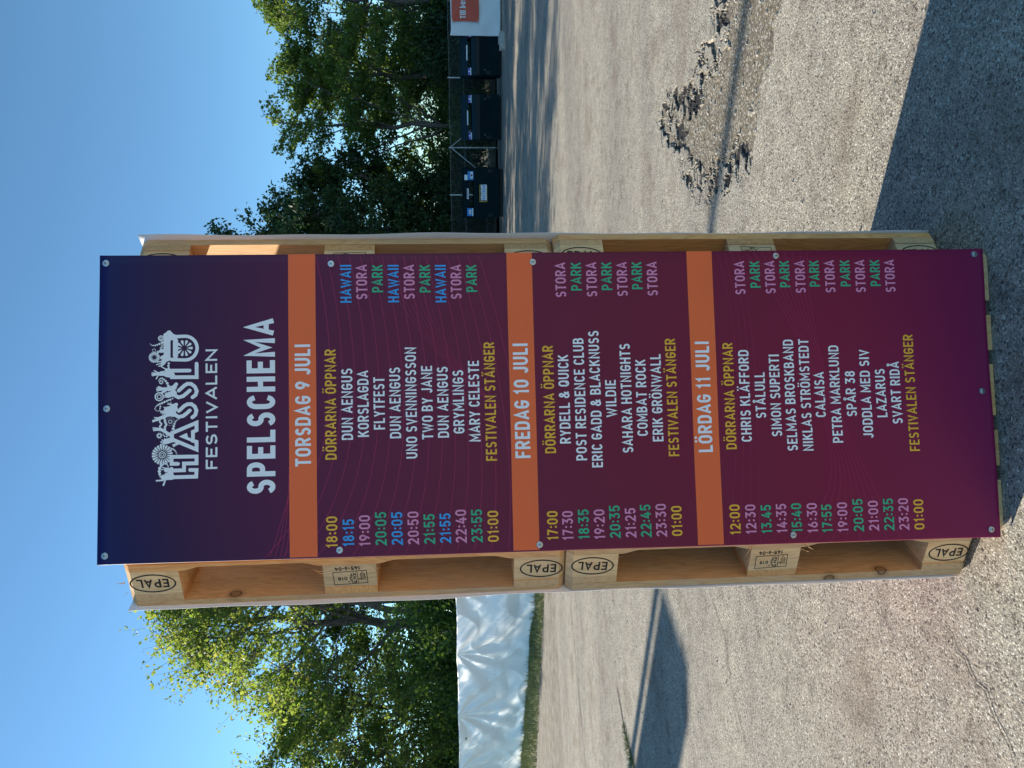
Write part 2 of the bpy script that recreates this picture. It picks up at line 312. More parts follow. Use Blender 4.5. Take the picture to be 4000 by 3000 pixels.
BAN = {
 'T': [
  ['SPELSCHEMA','w',-228.2,224.1,1969.2,72,0.18], ['FESTIVALEN','w',-160.7,146.9,2115.2,29,0.175], ['TORSDAG 9 JULI','w',-160.2,156.4,1879.0,40,0.17], 
  ['FREDAG 10 JULI','w',-154.5,150.0,1309.1,40,0.17], ['LÖRDAG 11 JULI','w',-151.9,147.2,814.8,39,0.17], 
  ['DÖRRARNA ÖPPNAR','y',-145.1,142.1,1813.4,29.0,0.158], ['18:00','y',-370.6,-290.9,1813.4,29.0,0.158], 
  ['DUN AENGUS','w',-95.2,90.9,1771.1,29.0,0.158], ['18:15','b',-368.6,-299.3,1771.1,29.0,0.158], ['HAWAII','b',264.5,365.6,1771.1,29.0,0.158], 
  ['KORSLAGDA','w',-88.5,84.6,1729.9,29.0,0.158], ['19:00','p',-369.4,-290.6,1729.9,29.0,0.158], ['STORA','p',273.2,365.3,1729.9,29.0,0.158], 
  ['FLYTFEST','w',-70.2,66.8,1688.5,29.0,0.158], ['20:05','g',-369.1,-283.6,1688.5,29.0,0.158], ['PARK','g',291.3,364.9,1688.5,29.0,0.158], 
  ['DUN AENGUS','w',-94.1,91.7,1647.0,29.0,0.158], ['20:05','b',-369.4,-284.9,1647.0,29.0,0.158], ['HAWAII','b',264.2,364.6,1647.0,29.0,0.158], 
  ['UNO SVENNINGSSON','w',-147.7,144.2,1605.4,29.0,0.158], ['20:50','p',-369.7,-285.1,1605.4,29.0,0.158], ['STORA','p',272.4,364.3,1605.4,29.0,0.158], 
  ['TWO BY JANE','w',-98.7,94.4,1563.7,29.0,0.158], ['21:55','g',-369.9,-293.0,1563.7,29.0,0.158], ['PARK','g',289.9,364.0,1563.7,29.0,0.158], 
  ['DUN AENGUS','w',-95.5,91.2,1522.4,29.0,0.158], ['21:55','b',-369.0,-292.5,1522.4,29.0,0.158], ['HAWAII','b',262.8,363.6,1522.4,29.0,0.158], 
  ['GRYMLINGS','w',-85.5,81.3,1481.6,29.0,0.158], ['22:40','p',-369.8,-284.3,1481.6,29.0,0.158], ['STORA','p',271.6,363.3,1481.6,29.0,0.158], 
  ['MARY CELESTE','w',-107.9,105.8,1440.1,29.0,0.158], ['23:55','g',-370.1,-285.0,1440.1,29.0,0.158], ['PARK','g',289.9,363.0,1440.1,29.0,0.158], 
  ['FESTIVALEN STÄNGER','y',-159.4,154.5,1397.8,29.0,0.158], ['01:00','y',-370.4,-289.9,1397.8,29.0,0.158], 
  ['DÖRRARNA ÖPPNAR','y',-143.7,142.6,1241.0,29.0,0.158], ['17:00','y',-371.3,-295.8,1241.0,29.0,0.158], 
  ['RYDELL & QUICK','w',-119.1,117.0,1200.6,29.0,0.158], ['17:30','p',-372.7,-297.1,1200.6,29.0,0.158], ['STORA','p',273.4,367.2,1200.6,29.0,0.158], 
  ['POST RESIDENCE CLUB','w',-164.9,161.9,1158.2,29.0,0.158], ['18:35','g',-371.8,-294.2,1158.2,29.0,0.158], 
  ['PARK','g',290.6,367.2,1158.2,29.0,0.158], ['ERIC GADD & BLACKNUSS','w',-184.5,180.7,1116.2,29.0,0.158], 
  ['19:20','p',-373.3,-295.6,1116.2,29.0,0.158], ['STORA','p',273.8,367.3,1116.2,29.0,0.158], ['WILDIE','w',-51.9,47.5,1074.7,29.0,0.158], 
  ['20:35','g',-371.7,-286.5,1074.7,29.0,0.158], ['PARK','g',291.0,367.3,1074.7,29.0,0.158], ['SAHARA HOTNIGHTS','w',-148.0,144.3,1032.5,29.0,0.158], 
  ['21:25','p',-371.9,-294.6,1032.5,29.0,0.158], ['STORA','p',274.1,367.4,1032.5,29.0,0.158], ['COMBAT ROCK','w',-104.0,100.9,991.4,29.0,0.158], 
  ['22:45','g',-372.1,-286.7,991.4,29.0,0.158], ['PARK','g',292.7,367.5,991.4,29.0,0.158], ['ERIK GRÖNWALL','w',-119.9,114.6,949.6,29.0,0.158], 
  ['23:30','p',-372.3,-286.2,949.6,29.0,0.158], ['STORA','p',274.5,367.5,949.6,29.0,0.158], ['FESTIVALEN STÄNGER','y',-160.6,156.2,907.6,29.0,0.158], 
  ['01:00','y',-371.9,-293.0,907.6,29.0,0.158], ['DÖRRARNA ÖPPNAR','y',-146.2,142.3,748.5,29.0,0.158], ['12:00','y',-374.3,-294.3,748.5,29.0,0.158], 
  ['CHRIS KLÄFFORD','w',-126.7,122.0,705.3,29.0,0.158], ['12:30','p',-373.4,-295.7,705.3,29.0,0.158], ['STORA','p',275.0,367.3,705.3,29.0,0.158], 
  ['STÅLULL','w',-64.3,60.5,662.2,29.0,0.158], ['13.45','g',-373.3,-298.0,662.2,29.0,0.158], ['PARK','g',293.2,367.4,662.2,29.0,0.158], 
  ['SIMON SUPERTI','w',-114.9,108.6,620.0,29.0,0.158], ['14:35','p',-373.5,-296.3,620.0,29.0,0.158], ['STORA','p',276.7,367.4,620.0,29.0,0.158], 
  ['SELMAS BROSKBAND','w',-154.8,148.7,578.3,29.0,0.158], ['15:40','g',-373.7,-296.3,578.3,29.0,0.158], ['PARK','g',293.6,367.5,578.3,29.0,0.158], 
  ['NIKLAS STRÖMSTEDT','w',-156.0,149.3,534.5,29.0,0.158], ['16:30','p',-376.4,-297.1,534.5,29.0,0.158], ['STORA','p',277.1,367.6,534.5,29.0,0.158], 
  ['CALAISA','w',-65.1,58.0,493.8,29.0,0.158], ['17:55','g',-376.6,-302.1,493.8,29.0,0.158], ['PARK','g',294.7,367.7,493.8,29.0,0.158], 
  ['PETRA MARKLUND','w',-136.2,130.7,449.7,29.0,0.158], ['19:00','p',-377.4,-297.8,449.7,29.0,0.158], ['STORA','p',277.5,367.7,449.7,29.0,0.158], 
  ['SPÅR 38','w',-65.2,59.5,405.5,29.0,0.158], ['20:05','g',-377.1,-289.9,405.5,29.0,0.158], ['PARK','g',294.5,367.8,405.5,29.0,0.158], 
  ['JODDLA MED SIV','w',-126.4,117.7,362.5,29.0,0.158], ['21:00','p',-376.7,-296.2,362.5,29.0,0.158], ['STORA','p',277.2,367.9,362.5,29.0,0.158], 
  ['LAZARUS','w',-69.7,63.7,319.2,29.0,0.158], ['22:35','g',-377.5,-291.3,319.2,29.0,0.158], ['PARK','g',294.3,367.9,319.2,29.0,0.158], 
  ['SVART RIDÅ','w',-88.5,82.9,276.5,29.0,0.158], ['23:20','p',-377.7,-291.9,276.5,29.0,0.158], ['STORA','p',276.9,368.0,276.5,29.0,0.158], 
  ['FESTIVALEN STÄNGER','y',-164.5,157.6,233.1,29.0,0.158], ['01:00','y',-377.9,-296.4,233.1,29.0,0.158], 
 ],
 'S': [
  [373.5,2393.5], [-0.9,2387.6], [-370.9,2390.2], [368.5,1823.7], [-377.3,1808.8], [369.3,1289.1], [-382.0,1290.8], [381.5,615.5], [-380.5,604.1], 
  [380.5,43.0], [-3.9,43.5], [-384.6,43.5], 
 ],
 'st': [
  [9.4,[-145.2,2213.4],[-144.8,2229.2],[-127.1,2229.3],[-127.8,2167.2],[-145.1,2167.2],[-144.9,2198.3],[-161.9,2198.2],[-162.0,2229.2]], 
  [9.4,[-161.6,2183.1],[-162.1,2167.2],[-179.0,2167.9],[-178.9,2229.1],[-157.5,2229.2]], [14.4,[-178.0,2227.8],[-178.8,2248.4]], 
  [3.9,[-185.8,2249.7],[-186.8,2266.4]], [4.2,[-183.8,2244.2],[-189.4,2245.8],[-198.5,2249.0]], [12.1,[-163.1,2230.6],[-160.0,2241.6]], 
  [2.7,[-156.5,2240.2],[-153.3,2251.2]], [2.4,[-158.8,2242.9],[-158.9,2253.2]], [2.4,[-164.2,2240.2],[-163.8,2245.9]], 
  [4.9,[-170.3,2233.3],[-169.8,2243.2]], 
  [9.4,[-66.9,2228.8],[-41.4,2167.3],[-60.6,2167.3],[-64.7,2176.3],[-87.4,2176.3],[-90.5,2167.3],[-110.1,2167.3],[-84.8,2223.2],[-85.4,2228.3],[-65.5,2228.4]], 
  [7.6,[-87.0,2176.3],[-75.8,2202.6],[-72.1,2193.9],[-77.1,2192.5]], [13.4,[-83.3,2228.1],[-88.5,2244.6]], [3.2,[-85.0,2244.6],[-80.4,2246.7]], 
  [3.2,[-87.1,2245.9],[-83.6,2252.8]], [3.2,[-89.5,2246.6],[-88.7,2255.8]], [3.2,[-92.3,2245.9],[-94.9,2256.2]], [6.1,[-92.9,2211.5],[-97.2,2222.5]], 
  [1.8,[-96.9,2222.5],[-95.6,2227.3]], [1.8,[-98.6,2222.5],[-99.3,2226.9]], [1.8,[-100.0,2221.1],[-101.8,2224.6]], [9.4,[-71.9,2228.1],[-68.1,2239.1]], 
  [7.9,[-68.1,2237.7],[-62.3,2246.0],[-57.1,2254.3],[-55.4,2266.7]], [2.7,[-53.3,2264.0],[-51.9,2275.0]], [2.7,[-55.4,2264.6],[-55.9,2274.9]], 
  [2.7,[-57.9,2263.9],[-59.5,2273.5]], [4.2,[-56.3,2257.8],[-47.8,2258.1],[-44.7,2254.4]], [5.2,[-59.4,2245.4],[-50.9,2245.8],[-45.3,2242.6]], 
  [8.5,[-17.6,2222.7],[-20.5,2239.3],[-26.6,2254.4],[-30.9,2265.4]], [3.0,[-27.1,2261.3],[-26.2,2271.6]], [3.0,[-30.9,2265.4],[-33.2,2275.7]], 
  [3.0,[-33.1,2265.4],[-36.7,2275.7]], [3.6,[-32.2,2258.5],[-38.5,2258.2],[-41.9,2253.7]], [5.2,[-26.7,2246.9],[-38.1,2245.4],[-43.9,2242.2]], 
  [9.4,[6.1,2217.7],[-0.2,2222.8],[-9.4,2225.2],[-19.5,2221.3],[-25.8,2211.7],[-23.5,2200.6],[-17.3,2192.3],[-9.7,2184.0]], 
  [9.4,[-10.2,2211.0],[2.1,2197.9],[6.5,2189.6],[6.7,2179.9],[0.1,2171.5],[-10.0,2167.4],[-21.4,2170.1],[-27.6,2177.7]], 
  [18.2,[-4.5,2222.8],[-7.7,2239.3]], [9.1,[-20.8,2225.5],[-17.2,2239.3]], [7.6,[6.8,2217.3],[2.0,2228.3]], [2.9,[-10.5,2242.1],[-9.7,2257.0]], 
  [2.9,[-12.6,2241.4],[-13.7,2255.9]], [2.9,[-14.8,2240.7],[-17.4,2251.7]], [2.9,[-2.0,2240.7],[0.0,2247.9]], [4.6,[4.8,2224.9],[7.4,2233.9]], 
  [1.7,[7.4,2233.2],[10.7,2238.7]], [1.7,[8.2,2231.1],[12.8,2230.7]], [1.7,[6.9,2233.9],[7.0,2239.4]], 
  [9.4,[58.4,2217.4],[51.4,2222.9],[40.7,2225.0],[29.4,2220.4],[24.4,2211.8],[27.3,2200.7],[34.0,2192.4],[41.6,2183.8]], 
  [9.4,[41.8,2211.1],[54.4,2197.3],[58.9,2189.7],[58.4,2180.0],[51.0,2170.9],[39.5,2166.3],[29.5,2169.5],[24.0,2177.1]], 
  [11.4,[50.6,2221.5],[46.6,2235.4]], [8.3,[46.6,2234.0],[46.7,2254.7]], [5.8,[43.2,2242.3],[37.7,2252.6]], [3.0,[50.6,2254.7],[52.9,2261.6]], 
  [3.0,[48.7,2256.1],[49.6,2265.1]], [3.0,[46.3,2256.1],[45.8,2265.8]], [3.0,[43.9,2255.4],[42.1,2265.0]], [14.4,[35.6,2222.9],[30.7,2238.1]], 
  [2.4,[33.8,2239.5],[36.1,2245.0]], [2.4,[30.3,2240.8],[30.0,2247.7]], [2.4,[27.4,2240.8],[25.1,2247.0]], 
  [9.4,[92.9,2183.9],[93.4,2228.6],[76.5,2227.9],[75.6,2166.4],[110.5,2166.4]], [13.7,[82.2,2227.2],[83.9,2241.0]], [9.4,[84.6,2239.6],[85.8,2263.2]], 
  [9.1,[93.4,2228.6],[95.1,2241.1]], [3.0,[88.6,2262.5],[94.2,2271.5]], [3.0,[87.2,2265.9],[88.6,2277.0]], [3.0,[85.1,2265.9],[84.6,2277.5]], 
  [3.0,[83.4,2265.2],[81.4,2276.3]], [3.0,[82.2,2261.8],[73.2,2266.6]], [3.0,[96.8,2241.8],[103.5,2252.9]], [3.0,[92.2,2241.8],[90.6,2256.3]], 
  [8.5,[180.7,2228.9],[181.8,2194.8],[180.9,2188.2],[178.5,2181.9],[174.8,2176.3],[169.8,2171.5],[164.0,2168.0],[157.4,2165.8],[150.6,2165.0],[143.7,2165.8],[137.3,2168.0],[131.5,2171.5],[126.8,2176.2],[123.2,2181.8],[121.0,2188.1],[120.4,2194.7],[121.7,2228.7]], 
  [12.9,[130.9,2219.0],[171.2,2219.1]], [16.7,[175.8,2240.0],[125.5,2239.8]], [7.6,[177.1,2226.1],[193.0,2234.5],[186.0,2245.5],[181.7,2246.2]], 
  [13.7,[182.9,2228.9],[190.2,2235.8]], [13.7,[177.2,2234.4],[180.6,2223.3]], [7.6,[124.0,2239.8],[122.3,2223.1]], 
  [12.1,[122.7,2245.3],[114.2,2249.4]], [9.1,[145.6,2242.6],[144.4,2255.1]], [9.1,[164.3,2241.3],[167.3,2246.2]], [9.1,[131.3,2245.4],[127.1,2253.0]], 
  [2.7,[145.8,2255.1],[143.1,2264.5]], [2.7,[143.0,2255.8],[139.5,2264.1]], [2.7,[148.7,2253.7],[152.8,2256.8]], [2.7,[118.5,2252.9],[115.9,2264.4]], 
  [2.7,[113.5,2252.9],[109.4,2266.0]], [2.7,[110.6,2250.8],[105.0,2260.5]], [2.7,[109.8,2248.0],[104.9,2254.9]], 
 ],
 'be': [
  [-176.2,2256.6,2.4], [-170.1,2258.0,3.6], [-163.0,2259.1,4.2], [-155.3,2258.0,4.2], [-148.7,2254.4,3.6], [-145.3,2249.6,2.6], [-144.4,2244.1,2.1], 
  [-146.2,2240.0,1.8], [-149.5,2238.2,1.7], [-152.8,2236.8,1.5], [-101.5,2235.6,1.2], [-104.0,2232.5,1.5], [-105.9,2229.1,2.0], [-107.9,2225.2,2.3], 
  [-110.4,2221.6,2.1], [-113.7,2219.0,1.7], [-117.1,2217.2,1.4], [-120.4,2215.8,1.2], [-68.5,2250.1,1.4], [-71.4,2248.8,1.5], [-74.0,2246.3,2.0], 
  [-75.1,2241.2,2.3], [-55.7,2225.1,3.9], [-49.0,2223.6,3.2], [-43.0,2221.7,2.7], [-37.8,2219.2,2.1], [-34.5,2216.9,1.7], [-32.9,2213.7,1.2], 
  [-31.9,2210.3,1.1], [18.8,2231.8,2.4], [17.9,2236.0,2.4], [15.8,2240.5,2.7], [13.5,2246.3,3.0], [10.7,2252.2,3.0], [8.6,2257.5,2.7], 
  [6.3,2262.1,2.4], [3.8,2265.8,1.8], [0.8,2268.3,1.5], [-2.7,2270.0,1.4], [-5.6,2269.0,1.2], [-7.8,2266.9,1.2], [-9.3,2264.4,1.1], [-9.8,2261.4,1.1], 
  [-7.3,2258.6,1.5], [-2.7,2257.6,2.0], [1.9,2256.5,2.4], [54.1,2236.8,3.6], [61.0,2239.3,3.6], [66.8,2243.0,3.0], [70.9,2247.2,2.6], 
  [73.8,2251.4,2.3], [73.7,2255.5,2.0], [71.4,2258.7,1.7], [67.8,2260.3,1.4], [21.9,2226.3,2.1], [19.7,2230.9,2.1], [112.1,2235.6,3.0], 
  [105.9,2236.5,3.0], [100.3,2235.5,2.7], [165.9,2252.4,3.3], [162.7,2258.6,3.0], [160.4,2264.4,2.4], [159.0,2269.3,2.1], [158.8,2273.6,1.8], 
  [159.4,2277.0,1.4], [161.3,2279.8,1.2], [163.1,2281.5,0.9], 
 ],
 'fl': [
  [-121.1,2252.0,20,9.4,26.1,2.9], [-72.3,2259.1,10,3.3,7.6,1.4], [-37.3,2232.1,10,2.1,5.8,1.2], [-37.3,2232.1,22,8.8,10.6,0.8], 
  [150.9,2196.8,10,6.1,21.2,3.6], [128.2,2271.4,20,4.2,14.0,1.7], [146.0,2272.0,10,2.7,4.9,1.2], 
 ],
 'rings': [
  [-121.1,2252.0,6.7,8.8], [-121.1,2252.0,3.0,4.7], [-72.3,2259.1,2.7,5.2], [27.1,2259.2,8.3,11.5], [27.1,2259.2,3.8,6.1], [64.1,2254.1,2.6,5.2], 
  [177.1,2254.8,5.5,7.6], [177.1,2254.8,2.3,4.6], [156.7,2250.0,3.3,5.0], [156.7,2250.0,1.2,2.1], 
 ],
}

# ================================================================ GROUND
def build_ground():
    # rough land under and beyond everything
    land = simple('forest_soil', (0.075, 0.07, 0.035), 0.95, var=0.5, scale=1.3, bump=0.6)
    mb = MB(); mb.face([(-3000, -3000, -.12), (3000, -3000, -.12), (3000, 3000, -.12), (-3000, 3000, -.12)])
    tag(mb.build('ground', land), kind='structure')

    # asphalt: fine grid where it has broken up, coarse elsewhere
    rng = np.random.RandomState(5)
    xs = np.unique(np.round(np.concatenate([np.linspace(-60, -5, 12), np.linspace(-5, 1.05, 60), np.arange(1.05, 2.62, .0085), np.linspace(2.7, 8, 40), np.linspace(8, 60, 14)]), 4))
    ys = np.unique(np.round(np.concatenate([np.linspace(-70, -2, 14), np.linspace(-2, 1.1, 40), np.arange(1.1, 3.4, .0085), np.linspace(3.45, 10, 60), np.linspace(10, 20.6, 30)]), 4))
    X, Y = np.meshgrid(xs, ys, indexing='ij')
    def vnoise(x, y, s, seed):     # smooth value noise
        r = np.random.RandomState(seed); T = r.rand(257, 257)
        u = x*s; v = y*s; i = np.floor(u).astype(int); j = np.floor(v).astype(int); fu = u-i; fv = v-j
        fu = fu*fu*(3-2*fu); fv = fv*fv*(3-2*fv); i %= 256; j %= 256
        return T[i, j]*(1-fu)*(1-fv)+T[i+1, j]*fu*(1-fv)+T[i, j+1]*(1-fu)*fv+T[i+1, j+1]*fu*fv
    poly = np.array([[2.55, 1.98], [2.127, 2.068], [2.208, 2.382], [2.049, 2.429], [2.043, 2.57], [2.188, 2.989], [2.14, 3.246], [1.915, 3.167], [1.764, 2.848], [1.572, 2.779], [1.498, 2.698], [1.293, 2.444], [1.218, 2.203], [1.194, 2.023], [1.202, 1.815], [1.247, 1.732], [1.21, 1.626], [1.332, 1.576], [1.49, 1.456], [1.605, 1.41], [1.633, 1.266], [2.0, 1.18], [2.55, 1.16]])
    px = X + (vnoise(X, Y, 14, 1)-.5)*.14 + (vnoise(X, Y, 40, 2)-.5)*.03
    py = Y + (vnoise(X, Y, 14, 3)-.5)*.14 + (vnoise(X, Y, 40, 4)-.5)*.03
    d = np.full(X.shape, 9.); ins = np.zeros(X.shape, bool)
    for k in range(len(poly)):
        a = poly[k]; b = poly[(k+1) % len(poly)]; e = b-a
        t = np.clip(((px-a[0])*e[0]+(py-a[1])*e[1])/(e@e), 0, 1)
        d = np.minimum(d, np.hypot(px-a[0]-t*e[0], py-a[1]-t*e[1]))
        c_ = ((a[1] > py) != (b[1] > py)) & (px < (b[0]-a[0])*(py-a[1])/(b[1]-a[1]+1e-9)+a[0]); ins ^= c_
    sdf = np.where(ins, -d, d)
    inreg = (X > 1.06) & (X < 2.60) & (Y > 1.12) & (Y < 3.38)
    m = np.clip(-sdf/.03, 0, 1)*inreg; m = m*m*(3-2*m)
    Z = -.006*m - .005*m*vnoise(X, Y, 9, 6) + .0035*m*vnoise(X, Y, 50, 7)
    # broken slabs still standing along the rim
    sel = inreg & (sdf < .01) & (sdf > -.55)
    seeds = np.stack([rng.uniform(1.0, 2.6, 540), rng.uniform(1.0, 3.4, 540)], 1); hts = rng.rand(540); tl = rng.randn(540, 2)*.02
    qx = px[sel]; qy = py[sel]*1.0
    D = np.hypot(qx[:, None]-seeds[:, 0], qy[:, None]-seeds[:, 1]); o = np.argpartition(D, 2, axis=1)[:, :2]
    D2 = np.take_along_axis(D, o, 1); sw = D2[:, 0] > D2[:, 1]; o[sw] = o[sw][:, ::-1]; D2.sort(axis=1); gap = D2[:, 1]-D2[:, 0]
    near = np.clip(1+sdf[sel]/.30, 0, 1)*(.25+.75*(Y[sel] > 1.72+.12*np.sin(X[sel]*9)))
    keep = (hts[o[:, 0]] < .80*near) & (gap > .007)
    tx = (qx-seeds[o[:, 0], 0])*tl[o[:, 0], 0]+(qy-seeds[o[:, 0], 1])*tl[o[:, 0], 1]
    zz = Z[sel]; zz = np.where(keep, -.001+tx-.004*hts[o[:, 0]], zz-.008*(near > .35)*(hts[o[:, 0]] > .55)); Z[sel] = zz
    mm = m.copy(); q = mm[sel]; q[keep] *= .1; q[(~keep) & (near > .30) & ((hts[o[:, 0]] > .84) | (gap <= .007))] = 1.85; mm[sel] = q
    dist = np.hypot(X, Y-0.5)
    Z = Z + np.where(inreg, 0, 0) + (.0035*(vnoise(X+40, Y+80, .9, 9)-.5)*np.clip((dist-1.0)/2, 0, 1)*(~inreg))*np.clip((60-dist)/30, 0, 1)*0
    nx, ny = X.shape; idx = np.arange(nx*ny).reshape(nx, ny)
    F = np.stack([idx[:-1, :-1].ravel(), idx[1:, :-1].ravel(), idx[1:, 1:].ravel(), idx[:-1, 1:].ravel()], 1)
    me = np_mesh('asphalt', np.stack([X.ravel(), Y.ravel(), Z.ravel()], 1), F)
    at = me.attributes.new('dirt', 'FLOAT', 'POINT'); at.data.foreach_set('value', mm.ravel().astype(np.float32))
    t = NT('asphalt'); tc = t.N('ShaderNodeTexCoord'); P = tc.outputs['Object']
    wob = t.N('ShaderNodeTexNoise', i_Scale=60.0, i_Detail=2.0); t.L(P, wob.inputs['Vector'])
    P2 = t.mix(0.012, P, wob.outputs['Color'])
    v = t.N('ShaderNodeTexVoronoi', i_Scale=146.0, i_Randomness=1.0); t.L(P2, v.inputs['Vector'])
    ve = t.N('ShaderNodeTexVoronoi', feature='DISTANCE_TO_EDGE', i_Scale=146.0); t.L(P2, ve.inputs['Vector'])
    v2 = t.N('ShaderNodeTexVoronoi', i_Scale=260.0); t.L(P2, v2.inputs['Vector'])
    sep = t.N('ShaderNodeSeparateColor'); t.L(v.outputs['Color'], sep.inputs[0])
    sep2 = t.N('ShaderNodeSeparateColor'); t.L(v2.outputs['Color'], sep2.inputs[0])
    stone = t.ramp(sep.outputs[0], [(0.0, (.10, .085, .08)), (.12, (.22, .19, .155)), (.3, (.37, .33, .275)), (.55, (.46, .43, .37)), (.75, (.43, .375, .31)), (.9, (.55, .525, .465)), (1, (.66, .645, .58))], 'LINEAR')
    fine = t.ramp(sep2.outputs[0], [(0, (.16, .15, .14)), (.5, (.35, .325, .28)), (1, (.48, .455, .40))])
    gapm = t.ramp(ve.outputs['Distance'], [(0.0, (0,)*3), (.04, (.5,)*3), (.10, (1,)*3)])
    big = t.N('ShaderNodeTexNoise', i_Scale=9.0, i_Detail=5.0); t.L(P, big.inputs['Vector'])
    cover = t.ramp(sep.outputs[1], [(0.20, (0,)*3), (.28, (1,)*3)])
    colr = t.mix(cover, fine, stone)
    colr = t.mix(gapm, (.10, .092, .085), colr)
    # worn pits where a stone has gone
    pit = t.N('ShaderNodeTexVoronoi', i_Scale=52.0); t.L(P2, pit.inputs['Vector'])
    sp = t.N('ShaderNodeSeparateColor'); t.L(pit.outputs['Color'], sp.inputs[0])
    pm = t.math('MULTIPLY', t.ramp(pit.outputs['Distance'], [(.18, (1,)*3), (.34, (0,)*3)]), t.ramp(sp.outputs[0], [(.80, (0,)*3), (.86, (1,)*3)]))
    colr = t.mix(t.math('MULTIPLY', pm, .75), colr, (.04, .036, .033))
    tone = t.ramp(big.outputs[0], [(.28, (.80, .77, .72)), (.5, (1, .985, .94)), (.72, (1.1, 1.07, 1.0))])
    colr = t.mix(1.0, colr, tone, 'MULTIPLY')
    # traffic-worn streaks, oil stains
    mp = t.N('ShaderNodeMapping'); mp.inputs['Scale'].default_value = (.10, .75, 1); mp.inputs['Rotation'].default_value = (0, 0, .12); t.L(P, mp.inputs[0])
    st = t.N('ShaderNodeTexNoise', i_Scale=1.6, i_Detail=5.0); t.L(mp.outputs[0], st.inputs['Vector'])
    colr = t.mix(1.0, colr, t.ramp(st.outputs[0], [(.35, (.84, .84, .85)), (.6, (1.06, 1.05, 1.03))]), 'MULTIPLY')
    oil = t.N('ShaderNodeTexNoise', i_Scale=2.1, i_Detail=4.0); t.L(P, oil.inputs['Vector'])
    colr = t.mix(t.ramp(oil.outputs[0], [(.54, (0,)*3), (.70, (.45,)*3)]), colr, (.15, .105, .075))
    # dirt in the broken patch
    dn = t.N('ShaderNodeTexNoise', i_Scale=70.0, i_Detail=6.0, i_Roughness=.75); t.L(P, dn.inputs['Vector'])
    dcol = t.ramp(dn.outputs[0], [(.30, (.04, .035, .025)), (.46, (.135, .11, .075)), (.60, (.225, .19, .135)), (.75, (.40, .37, .31))])
    pv = t.N('ShaderNodeTexVoronoi', i_Scale=120.0); t.L(P2, pv.inputs['Vector'])
    spv = t.N('ShaderNodeSeparateColor'); t.L(pv.outputs['Color'], spv.inputs[0])
    dcol = t.mix(t.ramp(spv.outputs[0], [(.72, (0,)*3), (.78, (.8,)*3)]), dcol, stone)
    at_ = t.N('ShaderNodeAttribute', attribute_name='dirt')
    colr = t.mix(t.ramp(at_.outputs['Fac'], [(.3, (0,)*3), (.7, (1,)*3)]), colr, dcol)
    colr = t.mix(t.math('MULTIPLY', t.math('SUBTRACT', at_.outputs['Fac'], 1.1), 1.4), colr, (.035, .032, .030))
    dk = t.N('ShaderNodeTexNoise', i_Scale=5.5, i_Detail=7.0, i_Roughness=.65); t.L(P, dk.inputs['Vector'])
    colr = t.mix(t.ramp(dk.outputs[0], [(.56, (0,)*3), (.70, (.55,)*3)]), colr, (.10, .085, .07))
    t.L(colr, t.b.inputs['Base Color']); t.b.inputs['Roughness'].default_value = .88; t.b.inputs['Specular IOR Level'].default_value = .22
    h = t.math('ADD', t.math('MULTIPLY', t.ramp(v.outputs['Distance'], [(0, (1,)*3), (.75, (0,)*3)]), cover), t.math('MULTIPLY', sep.outputs[2], .55))
    h = t.math('SUBTRACT', h, t.math('MULTIPLY', pm, 1.3))
    b1 = t.bump(h, .48, .0030)
    b2 = t.bump(t.ramp(v2.outputs['Distance'], [(0, (1,)*3), (.8, (0,)*3)]), .5, .0010, b1)
    t.L(b2, t.b.inputs['Normal'])
    a = link('asphalt', me, t.m); tag(a, kind='structure')

    # verge: gravelly soil strip, then a grassy strip up to the white sheeting
    gv = NT('verge_soil'); tc = gv.N('ShaderNodeTexCoord')
    n1 = gv.N('ShaderNodeTexNoise', i_Scale=5.0, i_Detail=8.0, i_Roughness=.7); gv.L(tc.outputs['Object'], n1.inputs['Vector'])
    n2 = gv.N('ShaderNodeTexVoronoi', i_Scale=45.0); gv.L(tc.outputs['Object'], n2.inputs['Vector'])
    c1 = gv.ramp(n1.outputs[0], [(.3, (.12, .10, .07)), (.5, (.26, .22, .17)), (.7, (.38, .34, .28))])
    c2 = gv.ramp(n2.outputs['Distance'], [(0, (1.1,)*3), (.6, (.7,)*3)])
    gv.L(gv.mix(1.0, c1, c2, 'MULTIPLY'), gv.b.inputs['Base Color']); gv.b.inputs['Roughness'].default_value = .95
    gv.L(gv.bump(n1.outputs[0], .5, .008), gv.b.inputs['Normal'])
    R_ = np.random.RandomState(8)
    def strip(edgeA, edgeB, z, n=90, amp=.08):
        V = []; F = []
        for i in range(n+1):
            s = i/n
            a_ = np.array(edgeA[0])*(1-s)+np.array(edgeA[1])*s; b_ = np.array(edgeB[0])*(1-s)+np.array(edgeB[1])*s
            dd = (b_-a_)/np.linalg.norm(b_-a_); a_ = a_ + dd*R_.randn()*amp*.5
            for k, (q, zq) in enumerate(((a_, 0.001), (a_*.85+b_*.15, z), (b_, z))): V.append((q[0], q[1], zq))
            if i: F += [(3*i-3, 3*i-2, 3*i+1, 3*i), (3*i-2, 3*i-1, 3*i+2, 3*i+1)]
        return V, F
    V, F = strip([(-.3, 10.55), (-9.2, 8.25)], [(-.3, 11.0), (-17, 24)], .03)
    me = bpy.data.meshes.new('gravel_verge'); me.from_pydata(V, [], F)
    tag(link('gravel_verge', me, gv.m), kind='structure')
    gm = simple('turf', (.17, .165, .065), .95, var=.35, scale=6, bump=.5)
    V, F = strip([(-1.0, 9.95), (-12.1, 16.25)], [(-.2, 10.7), (-13.8, 21.9)], .045)
    me = bpy.data.meshes.new('turf_strip'); me.from_pydata(V, [], F)
    tag(link('turf_strip', me, gm), kind='structure')
